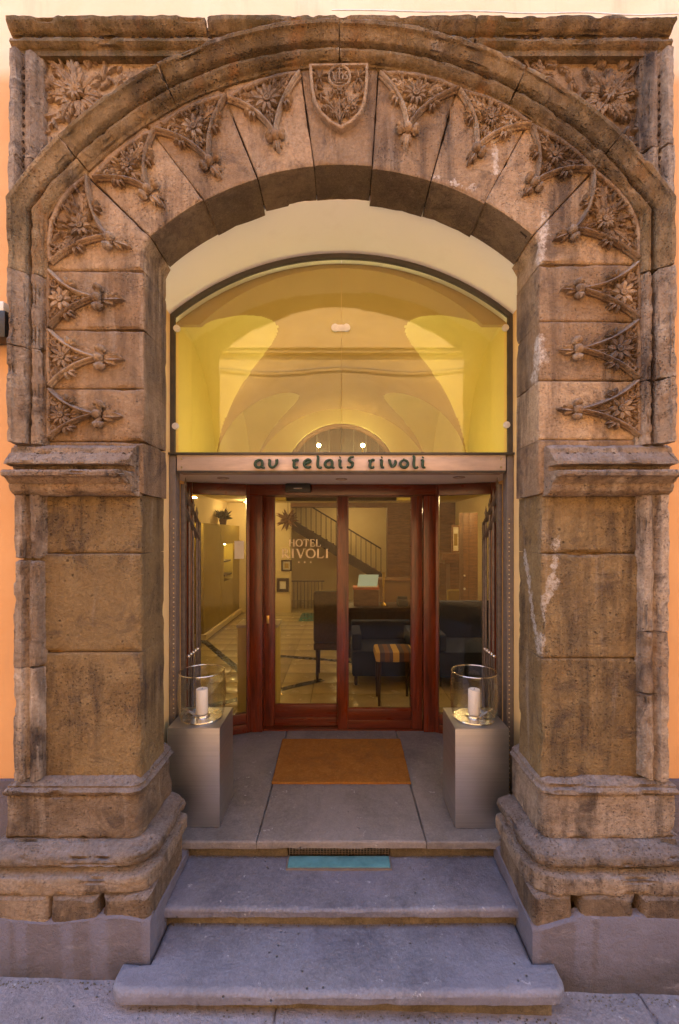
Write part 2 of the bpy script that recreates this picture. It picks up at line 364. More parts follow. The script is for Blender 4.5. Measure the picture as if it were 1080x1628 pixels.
def acanthus(mb, p, d, L, W, H, y0, rnd):
    dl = math.hypot(*d); dx, dz = d[0] / dl, d[1] / dl; a0 = math.atan2(dz, dx); bend = rnd.uniform(-.5, .5)
    for k in range(4):
        t = .12 + .2 * k; a = a0 + bend * t; bx, bz = p[0] + math.cos(a) * L * t, p[1] + math.sin(a) * L * t; sc = (1, .95, .8, .6)[k] * rnd.uniform(.85, 1.15)
        for s_ in (-1, 1):
            b = a + s_ * rnd.uniform(.55, .85); mb.leaf((bx, bz, y0), (math.cos(b), math.sin(b)), L * .42 * sc, W * .42 * sc, H * .8, rnd.uniform(.2, .6), -s_ * rnd.uniform(.05, .3))
    mb.leaf((p[0], p[1], y0), (math.cos(a0 + bend * .3), math.sin(a0 + bend * .3)), L, W * .30, H, .4, bend * .3)

ORG = {}
def fbm(p, f): return noise.fractal(Vector(p) * f, 1., 2., 4)
def obj(name, mb, mat, parent=None, smooth=40, rough=None, org=None, bevel=None):
    o3 = Vector(ORG[parent.name]) if parent is not None else Vector(org or (0, 0, 0))
    me = bpy.data.meshes.new(name)
    me.from_pydata([tuple(Vector(v) - o3) for v in mb.v], [], mb.f)
    bm = bmesh.new(); bm.from_mesh(me)
    bmesh.ops.remove_doubles(bm, verts=bm.verts, dist=1e-6)
    bmesh.ops.recalc_face_normals(bm, faces=bm.faces)
    if bevel:
        bmesh.ops.bevel(bm, geom=[e for e in bm.edges if len(e.link_faces) == 2 and e.calc_face_angle(0) > .6], offset=bevel, segments=2, affect='EDGES', profile=.6)
    if rough:
        amp, fr, chip, cf = rough[:4]; flat_ok = len(rough) > 4; bm.normal_update(); mv = []
        for v in bm.verts:
            w = v.co + o3; n = fbm(w, fr) * amp
            if flat_ok and max([e.calc_face_angle(0) for e in v.link_edges if len(e.link_faces) == 2] or [0]) < .09: continue
            if chip:
                c = fbm(w + Vector((9.1, 3.3, 5.7)), cf)
                sharp = max([e.calc_face_angle(0) for e in v.link_edges if len(e.link_faces) == 2] or [0])
                if c > .12: n -= (c - .12) * chip * (1.0 if sharp > .25 else .06)
            mv.append((v, v.normal * n))
        for v, dsp in mv: v.co += dsp
    bm.to_mesh(me); bm.free(); me.update()
    if smooth:
        me.shade_smooth(); me.set_sharp_from_angle(angle=math.radians(smooth))
    me.materials.append(M[mat] if isinstance(mat, str) else mat)
    o = bpy.data.objects.new(name, me); COL.objects.link(o)
    if parent is not None: o.parent = parent; ORG[o.name] = tuple(o3)
    else: o.location = o3; ORG[o.name] = tuple(o3)
    return o
def tag(o, label, cat=None, group=None, kind=None):
    if label: o['label'] = label
    if cat: o['category'] = cat
    if group: o['group'] = group
    if kind: o['kind'] = kind
    return o
def thing(name, label, cat, loc=(0, 0, 0), group=None):
    o = bpy.data.objects.new(name, None); o.empty_display_size = .1; COL.objects.link(o); o.location = loc; ORG[o.name] = tuple(loc)
    return tag(o, label, cat, group)
def struct(name, mb, mat, **k): return tag(obj(name, mb, mat, **k), None, kind='structure')
def lerp(a, b, t): return a + (b - a) * t
def resample(pts, step, closed=False):
    out = []; n = len(pts)
    for i in range(n if closed else n - 1):
        a, b = Vector(pts[i]), Vector(pts[(i + 1) % n]); k = max(1, int(round((b - a).length / step)))
        out += [tuple(a.lerp(b, j / k)) for j in range(k)]
    if not closed: out.append(tuple(pts[-1]))
    return out
def arc(cx, cz, r, a0, a1, n): return [(cx + r * math.sin(lerp(a0, a1, i / n)), cz + r * math.cos(lerp(a0, a1, i / n))) for i in range(n + 1)]
def area(p): return sum(p[i - 1][0] * p[i][1] - p[i][0] * p[i - 1][1] for i in range(len(p))) / 2
def wallmap(u, v, w): return (u, YP - w, v)           # (x, z, protrusion from the pier plane)
def planmap(u, v, w): return (u, v, w)
def block(outline, front, back, bev=.010, step=.03, gap=.0025, nd=5):
    """stone block: outline in x,z; front/back are depths in y; worn arris at the front"""
    if area(outline) < 0: outline = outline[::-1]
    pts = resample(outline, step, True); mb = MB(); prof = [(gap, back)]
    for i in range(1, nd): prof.append((gap, lerp(back, front + bev, i / nd)))
    prof += [(gap, front + bev), (gap + bev * .3, front + bev * .35), (gap + bev, front), (min(gap + bev * 2, step * .7), front - .0008)]
    mb.sweep(pts, prof, lambda u, v, w: (u, w, v), closed=True)
    return mb
def rect(x0, x1, z0, z1): return [(x0, z0), (x1, z0), (x1, z1), (x0, z1)]

# ------------------------------------------------------------------ street
def street_z(x): return .05 - .027 * x
mb = MB(); nx = 60
for i in range(nx + 1):
    x = lerp(-25, 25, i / nx); mb.v += [(x, -2.6, street_z(x) - .012), (x, 2.6, street_z(x) - .012)]
mb.f = [(2 * i, 2 * i + 2, 2 * i + 3, 2 * i + 1) for i in range(nx)]
ground = struct('street_ground', mb, 'pave', smooth=None)
rows = [(-.30, .62), (.63, 1.62), (1.63, 2.46)]
for r, (y0, y1) in enumerate(rows):
    x = -4.2 + .37 * r
    while x < 4.2:
        w = random.uniform(1.5, 2.3); m2 = MB(); b = .008
        ol = resample([(x, y0), (x + w, y0), (x + w, y1), (x, y1)], .025, True)
        m2.sweep(ol, [(0, -.05), (0, -b), (b * .3, -b * .3), (b, 0), (b * 2, .001)], lambda u, v, wv: (u, v, street_z(u) + wv), closed=True)
        obj('paving_slab', m2, 'pave', ground, rough=(.006, 9, .02, 9)); x += w + .008

# ------------------------------------------------------------------ facade and the building opposite
fac = thing('facade_wall', 'orange plastered house wall with cream band above around the stone portal', 'wall', (0, 2.6, 0))
m2 = MB()
m2.box(-9, -1.70, 2.50, 3.05, -.2, 5.02); m2.box(1.70, 9, 2.50, 3.05, -.2, 5.02); m2.box(-9, 9, 2.50, 3.05, 5.02, 8.2)
obj('wall_plaster', m2, 'facade', fac, smooth=None)
for sx in (-1, 1):
    m2 = MB(); a, b = sorted((sx * 1.775, sx * 9)); m2.box(a, b, 2.478, 2.52, -.2, .985)
    obj('dado', m2, 'dado', fac, bevel=.006)
opp = thing('opposite_building', 'sunlit orange plastered house across the street seen mirrored in the glass', 'building', (0, -2.6, 0))
m2 = MB(); m2.box(-14, 14, -3.2, -2.6, -.3, 7.2); obj('wall', m2, 'opposite', opp, smooth=None)
m2 = MB(); m2.box(-14, 14, -2.6, -2.52, 6.05, 6.17); m2.box(-14, 14, -2.52, -2.48, 6.13, 6.17); obj('string_course', m2, 'opposite', opp, smooth=None)
m2 = MB(); m2.tube([(x * .5, -2.55, 5.72 + .05 * math.cos(x * 1.1)) for x in range(-20, 21)], .014, 6); obj('cable', m2, 'post_metal', opp)
for k, x in enumerate((-5.2, 5.4)):
    m2 = MB(); m2.box(x - .6, x + .6, -2.61, -2.575, 3.6, 5.6); w_ = obj('shutter', m2, 'wood_mid', opp, smooth=None)

# ------------------------------------------------------------------ steps and landing
H1, H2, HL = .184, .297, .418
steps = thing('entrance_steps', 'worn grey lava stone steps and landing leading up to the hotel door', 'steps', (0, 2.4, 0))
def slab(outline, top, th, nose, name, mat, step=.042, chip=.006):
    if area(outline) < 0: outline = outline[::-1]
    ol = resample(outline, step, True); pr = [(0, top - th)]
    n = 6
    for i in range(n + 1):
        a = pi / 2 * i / n; pr.append((nose * (1 - math.cos(a)), top - nose + nose * math.sin(a)))
    pr.append((nose * 1.3, top + .0005)); m_ = MB(); m_.sweep(ol, pr, planmap, closed=True)
    if mat == 'lava':       # feet have hollowed the middle of the tread edge
        m_.v = [(x, y, z - (.010 * math.exp(-(x / .5) ** 2) if z > top - nose else 0)) for x, y, z in m_.v]
    return obj(name, m_, mat, steps, rough=(.003, 7, chip * 2.2, 9, 1), smooth=50)
rc = .07
ears = [(-1.0, 2.56), (-1.0, 2.27)]
e = 1.09
ol = [(-.978, 2.56), (-.978, 2.255), (-e - .03, 2.255)] + [(-e - .03 + rc - rc * math.cos(t), 2.10 + rc - rc * math.sin(t)) for t in [i * pi / 8 for i in range(5)]] + \
     [(e - rc + rc * math.sin(t), 2.10 + rc - rc * math.cos(t)) for t in [i * pi / 8 for i in range(5)]] + [(e, 2.255), (.978, 2.255), (.978, 2.56)]
slab(ol, H1, .06, .028, 'tread', 'lava')
slab([(-.994, 2.86), (-.994, 2.44), (.994, 2.44), (.994, 2.86)], H2, .05, .022, 'tread', 'lava')
for x0, x1 in ((-1.40, -.543), (-.539, .540), (.544, 1.40)):
    xa, xb = max(x0, -1.40), min(x1, 1.40)
    slab([(xa, 4.60), (xa, 2.80), (xb, 2.80), (xb, 4.60)], HL - (0 if abs(x0) < .6 and x0 < 0 else .003), .045, .012, 'landing_slab', 'lava_land', chip=.004)
def riser(x0, x1, y, z0, z1, mat='sand', d=.1):
    m_ = block(rect(x0, x1, z0, z1), y, y + d, bev=.004, gap=.001); return obj('riser', m_, mat, steps, rough=(.0015, 6, .008, 9, 1))
riser(-1.06, 1.03, 2.15, -.05, H1 - .06, d=.4)
riser(-.985, .985, 2.478, H1 - .02, H2 - .05)
for a, b in ((-.995, -.345), (.315, .995)): riser(a, b, 2.845, H2 - .02, HL - .045)
m2 = MB(); m2.box(-.34, .31, 2.90, 2.92, H2 - .02, HL - .046); obj('vent_back', m2, 'black', steps, smooth=None)
m2 = MB()
for i in range(33): x = lerp(-.335, .305, i / 32); m2.box(x - .003, x + .003, 2.845, 2.852, H2 + .002, HL - .047)
for i in range(6): z = lerp(H2 + .006, HL - .052, i / 5); m2.box(-.338, .308, 2.8525, 2.858, z - .0025, z + .0025)
obj('vent_grille', m2, 'iron', steps, smooth=None)
m2 = MB(); m2.box(-.335, .305, 2.735, 2.832, H2 - .01, H2 + .006); obj('glass_light_panel', m2, 'teal', steps, bevel=.002)
m2 = MB()
for a in ((-.345, -.336, 2.725, 2.84), (.306, .315, 2.725, 2.84), (-.336, .306, 2.725, 2.734)): m2.box(a[0], a[1], a[2], a[3], H2 - .01, H2 + .004)
obj('light_panel_frame', m2, 'post_metal', steps, smooth=None)
m2 = MB(); m2.box(-.95, .95, 2.56, 2.86, -.1, H2 - .051); m2.box(-1.40, 1.40, 2.95, 4.6, -.1, HL - .046); obj('step_core', m2, 'sand', steps, smooth=None)

rnd = random.Random(17); m_ = MB()
def grit(x0, x1, y, z, n, spread):
    for i in range(n):
        x = rnd.uniform(x0, x1); yy = y - abs(rnd.gauss(0, spread)); r_ = rnd.uniform(.0015, .005); zz = z if z is not None else street_z(x)
        m_.ball((x, yy, zz + r_ * .4), (r_ * rnd.uniform(.8, 1.6), r_, r_ * .7), 5, 3)
grit(-1.9, -1.1, 2.245, None, 130, .03); grit(1.1, 1.9, 2.245, None, 130, .03); grit(-1.05, 1.05, 2.135, None, 150, .02)
grit(-.95, .95, 2.472, H1, 120, .008); grit(-.97, -.36, 2.84, H2, 40, .008); grit(.33, .97, 2.84, H2, 40, .008)
tag(obj('street_grit', m_, 'sand', smooth=None), 'loose grit and dust collected along the wall foot and step joints', 'grit', kind='stuff')

# ------------------------------------------------------------------ stone portal
portal = thing('stone_portal', 'carved brown tuff stone portal with depressed arch, shield keystone and moulded piers', 'portal', (0, 2.42, 0))
XI, XO, YB = 1.10, 1.63, 2.73
R = (.0018, 6, .016, 6, 1)
def vpx(pts): return [U(*p) for p in pts]
CI, RI = (543, 731), 466          # intrados circle in photo pixels at the pier plane
CH, RH = (543, 677), 585
def on_i(px): return (px, CI[1] - math.sqrt(RI ** 2 - (px - CI[0]) ** 2))
inner = [239, 325, 410, 500, 592, 685, 770, 847]
outer = [(150, 290), (245, 215), (360, 160), (478, 112), (602, 110), (727, 140), (835, 205), (940, 275)]
def ext(i):
    a = Vector(on_i(inner[i])); b = Vector(outer[i]); d = (b - a).normalized(); p = b.copy(); c = Vector(CH)
    while (p - c).length < RH: p += d
    return tuple(p)
for i in range(7):
    ii = [on_i(lerp(inner[i], inner[i + 1], k / 8)) for k in range(9)]
    a, b = Vector(ext(i)) - Vector(CH), Vector(ext(i + 1)) - Vector(CH)
    oo = [tuple(Vector(CH) + a.lerp(b, k / 6).normalized() * RH) for k in range(7)]
    dr = random.uniform(-3, 3); ii = [(x, y + dr) for x, y in ii]
    ol = vpx(ii + oo[::-1])
    o = obj('voussoir', block(ol, YP + random.uniform(-.003, .003), YB - .04 + random.uniform(-.012, .012), bev=.008), 'tuff', portal, rough=(.0015, 6, .012, 8, 1), smooth=35)
    o.data.materials.append(M['soffit_shade'])
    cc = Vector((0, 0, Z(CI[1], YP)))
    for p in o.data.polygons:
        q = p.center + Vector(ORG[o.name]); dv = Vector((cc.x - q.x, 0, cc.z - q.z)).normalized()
        if abs(p.normal.y) < .5 and p.normal.dot(dv) > .7: p.material_index = 1  # undersides take a darker tuff: shade put into the colour
    if i == 3: o['label'] = 'keystone block behind the carved shield'
# mortar filling behind the joints
ri = [on_i(lerp(244, 842, k / 40)) for k in range(41)]; ri = [(x, y - 4) for x, y in ri]
ro_ = [(CH[0] + (RH - 4) * math.sin(t), CH[1] - (RH - 4) * math.cos(t)) for t in [lerp(-.98, .98, k / 40) for k in range(41)]]
m_ = MB(); n = 41; A1, B1 = vpx(ri), vpx(ro_)
for (x, z), (x2, z2) in zip(A1, B1): m_.v += [(x, YP + .03, z), (x2, YP + .03, z2), (x2, YB - .10, z2), (x, YB - .10, z)]
m_.f = [(4 * i + j, 4 * i + (j + 1) % 4, 4 * i + 4 + (j + 1) % 4, 4 * i + 4 + j) for i in range(n - 1) for j in range(4)] + [(0, 1, 2, 3), (4 * n - 4, 4 * n - 3, 4 * n - 2, 4 * n - 1)]
obj('mortar_core', m_, 'notch_mortar', portal, smooth=None)
for sx in (-1, 1):
    for (a, b, y0_, y1_, z0_, z1_) in ((1.125, 1.66, YP + .03, YB - .03, .35, EYE + 1.56), (1.655, 1.745, YP - .004, 2.52, .5, EYE + 2.70)):
        x0_, x1_ = sorted((sx * a, sx * b)); m_ = MB(); m_.box(x0_, x1_, y0_, y1_, z0_, z1_); obj('mortar_core', m_, 'tuff_moss', portal, smooth=None)
m_ = MB(); m_.box(-1.74, 1.74, YP - .03, 2.52, EYE + 2.60, EYE + 2.752); obj('mortar_core', m_, 'tuff_moss', portal, smooth=None)
# springers and pier blocks with the carvings, then the plain blocks under the imposts
sp = [(58, 430), (58, 330), (110, 295), ext(0), outer[0], (238, 375), (229, 392), (229, 430)]
obj('springer', block(vpx(sp), YP, YB, bev=.012), 'tuff', portal, rough=R)
spr = [(1025, 420), (1025, 320), (985, 285), ext(7), outer[7], (848, 372), (857, 388), (857, 420)]
obj('springer', block(vpx(spr), YP + .002, YB, bev=.012), 'tuff', portal, rough=R)
for side, rowsy in ((-1, [430, 524, 618, 702, 786]), (1, [420, 511, 605, 699, 786])):
    for k in range(4):
        z1, z0 = Z(rowsy[k], YP), Z(rowsy[k + 1], YP)
        xs = sorted((side * (XI - .015), side * (XO + .05)))
        obj('pier_block', block(rect(xs[0], xs[1], z0, z1), YP + random.uniform(-.002, .003), YB, bev=.009, gap=.0012), 'tuff', portal, rough=R)
for side, rowsy in ((-1, [786, 880, 1037, 1240]), (1, [786, 880, 1047, 1240])):
    for k in range(3):
        z1, z0 = Z(rowsy[k], YP), Z(rowsy[k + 1], YP); xs = sorted((side * XI, side * (XO + .05)))
        obj('pier_block', block(rect(xs[0], xs[1], z0, z1), YP + (.008 if k == 0 else random.uniform(-.001, .004)), YB, bev=.012, gap=.0012), 'tuff_panel', portal, rough=(.003, 9, .022, 6, 1))

def wornsweep(name, path, prof, mp, mat, step=.014, rough=(.004, 7, .05, 5), pstep=.011, **k):
    m_ = MB(); m_.sweep(resample(path, step), resample(prof, pstep), mp, **k)
    return obj(name, m_, mat, portal, rough=rough, smooth=45)

# vertical frame mouldings (side, z0, z1, profile)
fr_hi = [(0, -.08), (0, .045), (.008, .075), (.045, .085), (.055, .07), (.062, .045), (.075, .04), (.085, .06), (.115, .065), (.130, .05), (.140, .022), (.152, .018), (.158, -.01)]
fr_lo = [(0, -.08), (0, .035), (.006, .05), (.05, .055), (.062, .03), (.075, .022), (.085, .042), (.108, .052), (.13, .038), (.14, .01), (.15, -.01)]
XF = 1.782
def side_strip(side, z0, z1, prof, name, dx=0.):
    xo = side * (XF + dx)
    path = [(xo, z0), (xo, z1)] if side > 0 else [(xo, z1), (xo, z0)]
    wornsweep(name, path, prof, wallmap, 'tuff_mould', rough=(.005, 14, .03, 8))
zi = EYE + .487
for side, br in ((-1, [EYE + 1.79, EYE + 2.02, EYE + 2.60]), (1, [EYE + 1.79, EYE + 2.08, EYE + 2.60])):
    for a, b in zip(br[:-1], br[1:]): side_strip(side, a + .002, b - .002, fr_hi, 'frame_moulding', random.uniform(-.004, .004))
for side, br in ((-1, [Z(1243, 2.37), Z(1062, 2.37), Z(890, 2.37), EYE + .215]), (1, [Z(1243, 2.37), Z(1105, 2.37), Z(1005, 2.37), EYE + .215])):
    for a, b in zip(br[:-1], br[1:]): side_strip(side, a + .0015, b - .0015, fr_lo, 'frame_moulding', -.012 + random.uniform(-.0015, .0015))
# top frame moulding, mitred corners
ztop = EYE + 2.762
br = [-XF - .002, -.72, -.05, .72, XF + .002]
fr_top = [(0, -.08), (0, .06), (.006, .085), (.03, .085), (.062, .055), (.066, .035), (.078, .03), (.088, .052), (.112, .058), (.128, .04), (.138, .012), (.15, -.01)]
for a, b in zip(br[:-1], br[1:]): wornsweep('frame_moulding', [(b - .0015, ztop), (a + .0015, ztop)], fr_top, wallmap, 'tuff_moss', rough=(.004, 14, .022, 8))
m2 = None
# hood mould over the arch: concentric pieces
hood = [(-.03, -.06), (-.03, .012), (-.016, .018), (-.008, .040), (.012, .058), (.028, .055), (.037, .018), (.047, .016), (.050, .070), (.056, .076), (.092, .098), (.098, .112), (.112, .116), (.120, .110), (.124, .05), (.124, -.06)]
hc = EYE + .588; hr = 2.0
ae = math.asin((XF - .146) / hr); zk = hc + hr * math.cos(ae)
ja = [-ae] + [math.radians(v) for v in (-44.7, -27.2, -.3, 27.5, 44.2)] + [ae]
zl = {-1: [zi, EYE + 1.00, EYE + 1.40], 1: [zi, EYE + .83, EYE + 1.42]}
def hoodpiece(path, mat, rough, name='hood_mould'):
    m_ = MB(); m_.sweep(path, resample(hood, .010), wallmap); obj(name, m_, mat, portal, rough=rough, smooth=42)
for a, b in zip(ja[:-1], ja[1:]):
    n = int((b - a) * hr / .014); dr = random.uniform(-.004, .004)
    path = arc(0, hc, hr + dr, a + (.0012 if a > -ae else 0), b - (.0012 if b < ae else 0), n)
    if a == -ae: path = resample([(-(XF - .146), zl[-1][-1] + .002), (-(XF - .146), zk - .02)], .014) + path
    if b == ae: path = path + resample([((XF - .146), zk - .02), ((XF - .146), zl[1][-1] + .002)], .014)
    hoodpiece(path, 'tuff_hood', (.004, 14, .022, 9))
for sd__ in (-1, 1):
    for a, b in zip(zl[sd__][:-1], zl[sd__][1:]):
        xx = sd__ * (XF - .146 + random.uniform(-.004, .004)); pth_ = [(xx, a + .002), (xx, b - .002)]
        hoodpiece(resample(pth_ if sd__ < 0 else pth_[::-1], .014), 'tuff_mould', (.006, 14, .055 if sd__ < 0 else .03, 8), 'frame_moulding')
# rows of small dark beads; the shade of drilled notches is in their colour
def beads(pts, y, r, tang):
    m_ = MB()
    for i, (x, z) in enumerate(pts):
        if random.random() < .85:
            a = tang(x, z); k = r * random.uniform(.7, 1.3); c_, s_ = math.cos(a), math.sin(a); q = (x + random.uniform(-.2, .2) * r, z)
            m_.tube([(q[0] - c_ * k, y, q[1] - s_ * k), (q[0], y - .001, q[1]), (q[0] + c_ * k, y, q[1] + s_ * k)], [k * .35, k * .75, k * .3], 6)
    return tag(obj('notch_shade_row', m_, 'notch_mortar', portal), None, kind='stuff')
vert = lambda x, z: pi / 2
horz = lambda x, z: 0.
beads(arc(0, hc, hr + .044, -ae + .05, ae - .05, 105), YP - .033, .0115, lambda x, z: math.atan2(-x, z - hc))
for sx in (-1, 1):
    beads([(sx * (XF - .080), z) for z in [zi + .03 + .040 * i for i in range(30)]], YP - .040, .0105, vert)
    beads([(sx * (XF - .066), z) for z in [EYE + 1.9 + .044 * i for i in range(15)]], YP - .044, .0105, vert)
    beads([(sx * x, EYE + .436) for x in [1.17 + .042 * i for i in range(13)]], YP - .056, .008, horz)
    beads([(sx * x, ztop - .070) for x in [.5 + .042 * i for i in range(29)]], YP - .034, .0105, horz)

# imposts
imp = [(-.06, .487), (.02, .487), (.05, .468), (.056, .44), (.066, .432), (.10, .388), (.104, .374), (.040, .369), (.032, .346), (.116, .341), (.124, .328), (.122, .31), (.100, .302), (.066, .272), (.070, .262), (.060, .235), (.024, .212), (-.06, .21)]
for side in (-1, 1):
    m_ = MB(); xs = resample([(XI + .045, 0), (XF + .01, 0)], .014); n = len(xs); pr = resample(imp, .009); k = len(pr); vs = []
    for i, (x, _) in enumerate(xs):
        for p, z in pr:
            f = max(0, 1 - i / 2.) if i < 2 else 0
            xx = x + (p * .35 - .055 if i == n - 1 else 0) - (max(0, .10 - max(p, 0)) * .35 if i == 0 else 0)
            vs.append((side * xx, YP - p * (1 - .25 * f), EYE + z))
    fs = [(i * k + j, i * k + j + 1, (i + 1) * k + j + 1, (i + 1) * k + j) for i in range(n - 1) for j in range(k - 1)] + [tuple(range(k)), tuple((n - 1) * k + j for j in range(k))]
    m_.add(vs, fs); obj('impost', m_, 'tuff_mould', portal, rough=(.004, 14, .03, 8), smooth=40)

# moulded bases: courses swept round the pier, from the jamb over the front to the outer return
def base_path(side, back=2.80):
    XB = XI + .032; p = [(XB, back), (XB, YP + .012), (XB + .0035, YP + .0035), (XB + .012, YP), (XF - .03, YP), (XF - .03, 2.52)]
    return [(side * x, y) for x, y in p]
courses = [('base_moulding', [(-.05, .965), (.052, .965), (.062, .975), (.066, .99), (.048, 1.006), (.05, 1.016), (.028, 1.03), (.0, 1.046), (-.05, 1.046)]),
           ('base_die', [(-.05, .735), (.05, .735), (.052, .75), (.046, .85), (.048, .955), (.045, .963), (-.05, .963)]),
           ('base_torus', [(-.05, .618), (.095, .618), (.11, .63), (.138, .643), (.146, .66), (.135, .69), (.10, .715), (.06, .733), (-.05, .733)]),
           ('base_plinth', [(-.05, .510), (.150, .510), (.153, .52), (.152, .575), (.146, .592), (.11, .604), (.09, .616), (-.05, .616)])]
for side in (-1, 1):
    for nm, pr in courses:
        path = resample(base_path(side), .016)
        # round the inner corner a little
        m_ = MB(); pp = [(-o if side > 0 else o, w) for o, w in resample(pr, .011)]
        m_.sweep(path, pp, planmap)
        obj(nm, m_, 'tuff_base', portal, rough=(.007, 11, .075 if nm == 'base_torus' else .04, 6), smooth=50)
    cuts = [(.985, 1.24), (1.246, 1.50), (1.506, 1.93)] if side < 0 else [(.985, 1.20), (1.232, 1.53), (1.536, 1.90)]
    for a, b in cuts:
        xs = sorted((side * a, side * b)); z0 = .30
        obj('base_stone', block(rect(xs[0], xs[1], z0, .508), YP - .152 + random.uniform(-.006, .008), YB, bev=.02, gap=.003), 'tuff_base', portal, rough=(.005, 7, .022, 6, 1))
    # plastered foot
    m_ = MB(); path = [(side * x, y) for x, y in [(.982, 2.84), (.982, YP - .160), (2.2, YP - .160)]]
    path = resample(path, .03); vs = []; n = len(path)
    for i, (x, y) in enumerate(path):
        ax = abs(x); zt = .385 + .025 * fbm((x * 2, y * 2, 0), 1.5)
        if side < 0: zt += .012 * (ax - .95)
        else: zt += -.06 * max(0, 1 - abs(ax - 1.0) / .22) + .02
        if y > 2.3: zt = lerp(zt, .39 if side > 0 else .36, min(1, (y - 2.3) / .4))
        jy = -1 if y <= YP - .159 else 0
        vs += [(x, y, -.1), (x, y, zt - .012), (x + (side * .012 if jy == 0 else 0), y + (.012 if jy else 0), zt), (x + (side * .05 if jy == 0 else 0), y + (.05 if jy else 0), zt + .006)]
    m_.add(vs, [(i * 4 + j, i * 4 + j + 1, i * 4 + 5 + j, i * 4 + 4 + j) for i in range(n - 1) for j in range(3)])
    obj('plaster_foot', m_, 'dado', portal, smooth=45, rough=(.002, 6, 0, 1))

# ---- carved reliefs
def bez(a, c, b, n): return [tuple(Vector(a) * (1 - t) ** 2 + Vector(c) * 2 * t * (1 - t) + Vector(b) * t * t) for t in [i / n for i in range(n + 1)]]
def v3(p, out=0.): return (p[0], YP - out, p[1])
def relief(A, B, T, Fp, bulge=.10, seed=0, label=None):
    rnd = random.Random(seed)
    A, B, T, Fp = [Vector(U(*p)) for p in (A, B, T, Fp)]
    C = (A + B) * .36 + T * .28 + Vector((rnd.uniform(-.012, .012), rnd.uniform(-.012, .012))); mid = (A + B) / 2; ab = (B - A); h = (T - mid).length; L = ab.length
    tr = tag(bpy.data.objects.new('tracery_spandrel', None), None); COL.objects.link(tr); tr.parent = portal; ORG[tr.name] = ORG[portal.name]
    inw = C
    def ribc(P): return P.lerp(T, .5).lerp(C, .52)
    ca, cb = ribc(A), ribc(B); ra, rb = bez(A, ca, T, 14), bez(B, cb, T, 14)
    top = bez(A, mid + (mid - T).normalized() * L * bulge * 2, B, 14)
    for rp in (ra, rb):
        m_ = MB(); m_.tube([v3(p, .022) for p in rp], [.0085] * 15, 8, flat=((0, 1, 0), 2.2))
        m_.tube([v3(p, .010) for p in rp], [.0135] * 15, 8, flat=((0, 1, 0), 1.0))
        # crocket on the outside of the rib
        i = 7; p = Vector(rp[i]); d = Vector(rp[i + 1]) - Vector(rp[i - 1]); nrm = Vector((-d.y, d.x)).normalized()
        if nrm.dot(C - p) > 0: nrm = -nrm
        dd = d.normalized()
        for a in (-.5, .25, .9): m_.leaf((p.x - dd.x * .02, p.y - dd.y * .02), tuple(nrm * .8 + dd * a), .052, .026, .034, .5)
        obj('rib', m_, 'tuff', tr, smooth=60, rough=(.002, 18, 0, 1))
    m_ = MB(); m_.tube([v3(p, .014) for p in top], .012, 8, flat=((0, 1, 0), 1.3)); obj('rim', m_, 'tuff', tr, smooth=60, rough=(.002, 18, 0, 1))
    # finial: collar, two curls, bud
    ax = (Fp - T).normalized(); sd_ = Vector((-ax.y, ax.x)); fl = (Fp - T).length; m_ = MB()
    sc = max(.075, min(fl, .15))
    m_.ball(v3(T + ax * .010, .022), (.026, .03, .026), 10, 6)
    lost = rnd.choice((0, 0, 0, 0, 1, -1)); sc *= rnd.uniform(.88, 1.12)
    for s_ in (-1, 1):
        if s_ == lost: continue
        pts = []; rr = []
        for i in range(9):
            t = i / 8; ang = t * 3.9
            q = T + ax * (sc * .18) + sd_ * s_ * sc * (.10 + .30 * math.sin(min(ang, pi / 2))) * (1 if t < .5 else 1 - (t - .5) * .5) + ax * sc * (-.16 * math.sin(ang * .9) + .06 * t)
            pts.append(v3(q, .012 + .022 * math.sin(pi * t))); rr.append(.011 + .009 * math.sin(pi * min(1, t * 1.1)))
        m_.tube(pts, rr, 8)
        m_.ball(v3(T + ax * sc * .16 + sd_ * s_ * sc * .36, .022), (.021, .024, .021), 8, 6)
    bud0 = T + ax * sc * .22
    for a in (-.42, 0, .42):
        d = ax + sd_ * a; m_.leaf((bud0.x, bud0.y), tuple(d), max(.05, fl * .8) * (1 if a == 0 else .68), sc * .34, .042 if a == 0 else .03, .2)
    obj('finial', m_, 'tuff', tr, smooth=60, rough=(.003, 14, 0, 1))
    # flower
    r = min(L, h) * rnd.uniform(.17, .23); m_ = MB(); np_ = rnd.choice((8, 10, 12, 14)); y0 = YP - .006
    for i in range(np_):
        a = 2 * pi * i / np_ + rnd.uniform(-.1, .1); d = (math.cos(a), math.sin(a))
        m_.leaf((C.x + d[0] * r * .25, C.y + d[1] * r * .25, y0 - .01), d, r * rnd.uniform(.85, 1.15), r * 5.2 / np_, .020, .4)
    n = 14; m_.tube([(C.x + math.cos(2 * pi * i / n) * r * .27, y0 - .026, C.y + math.sin(2 * pi * i / n) * r * .27) for i in range(n)], r * .09, 6, closed=True)
    m_.ball((C.x, y0 - .022, C.y), (r * .2, .012, r * .2), 8, 6)
    obj('flower', m_, 'tuff', tr, smooth=60)
    # foliage: lobed leaves radiating between flower and ribs, scrolls in the corners
    m_ = MB(); cnt = 0; tries = 0
    def inside(p):
        d1 = (A - p).cross(B - p) if hasattr(A, 'cross') else 0
        def sgn(a, b, c): return (a.x - c.x) * (b.y - c.y) - (b.x - c.x) * (a.y - c.y)
        b1, b2, b3 = sgn(p, A, ca.lerp(T, .5)) , 0, 0
        return True
    poly = [Vector(p) for p in ra] + [Vector(p) for p in rb[::-1]] + [Vector(p) for p in top[::-1]]
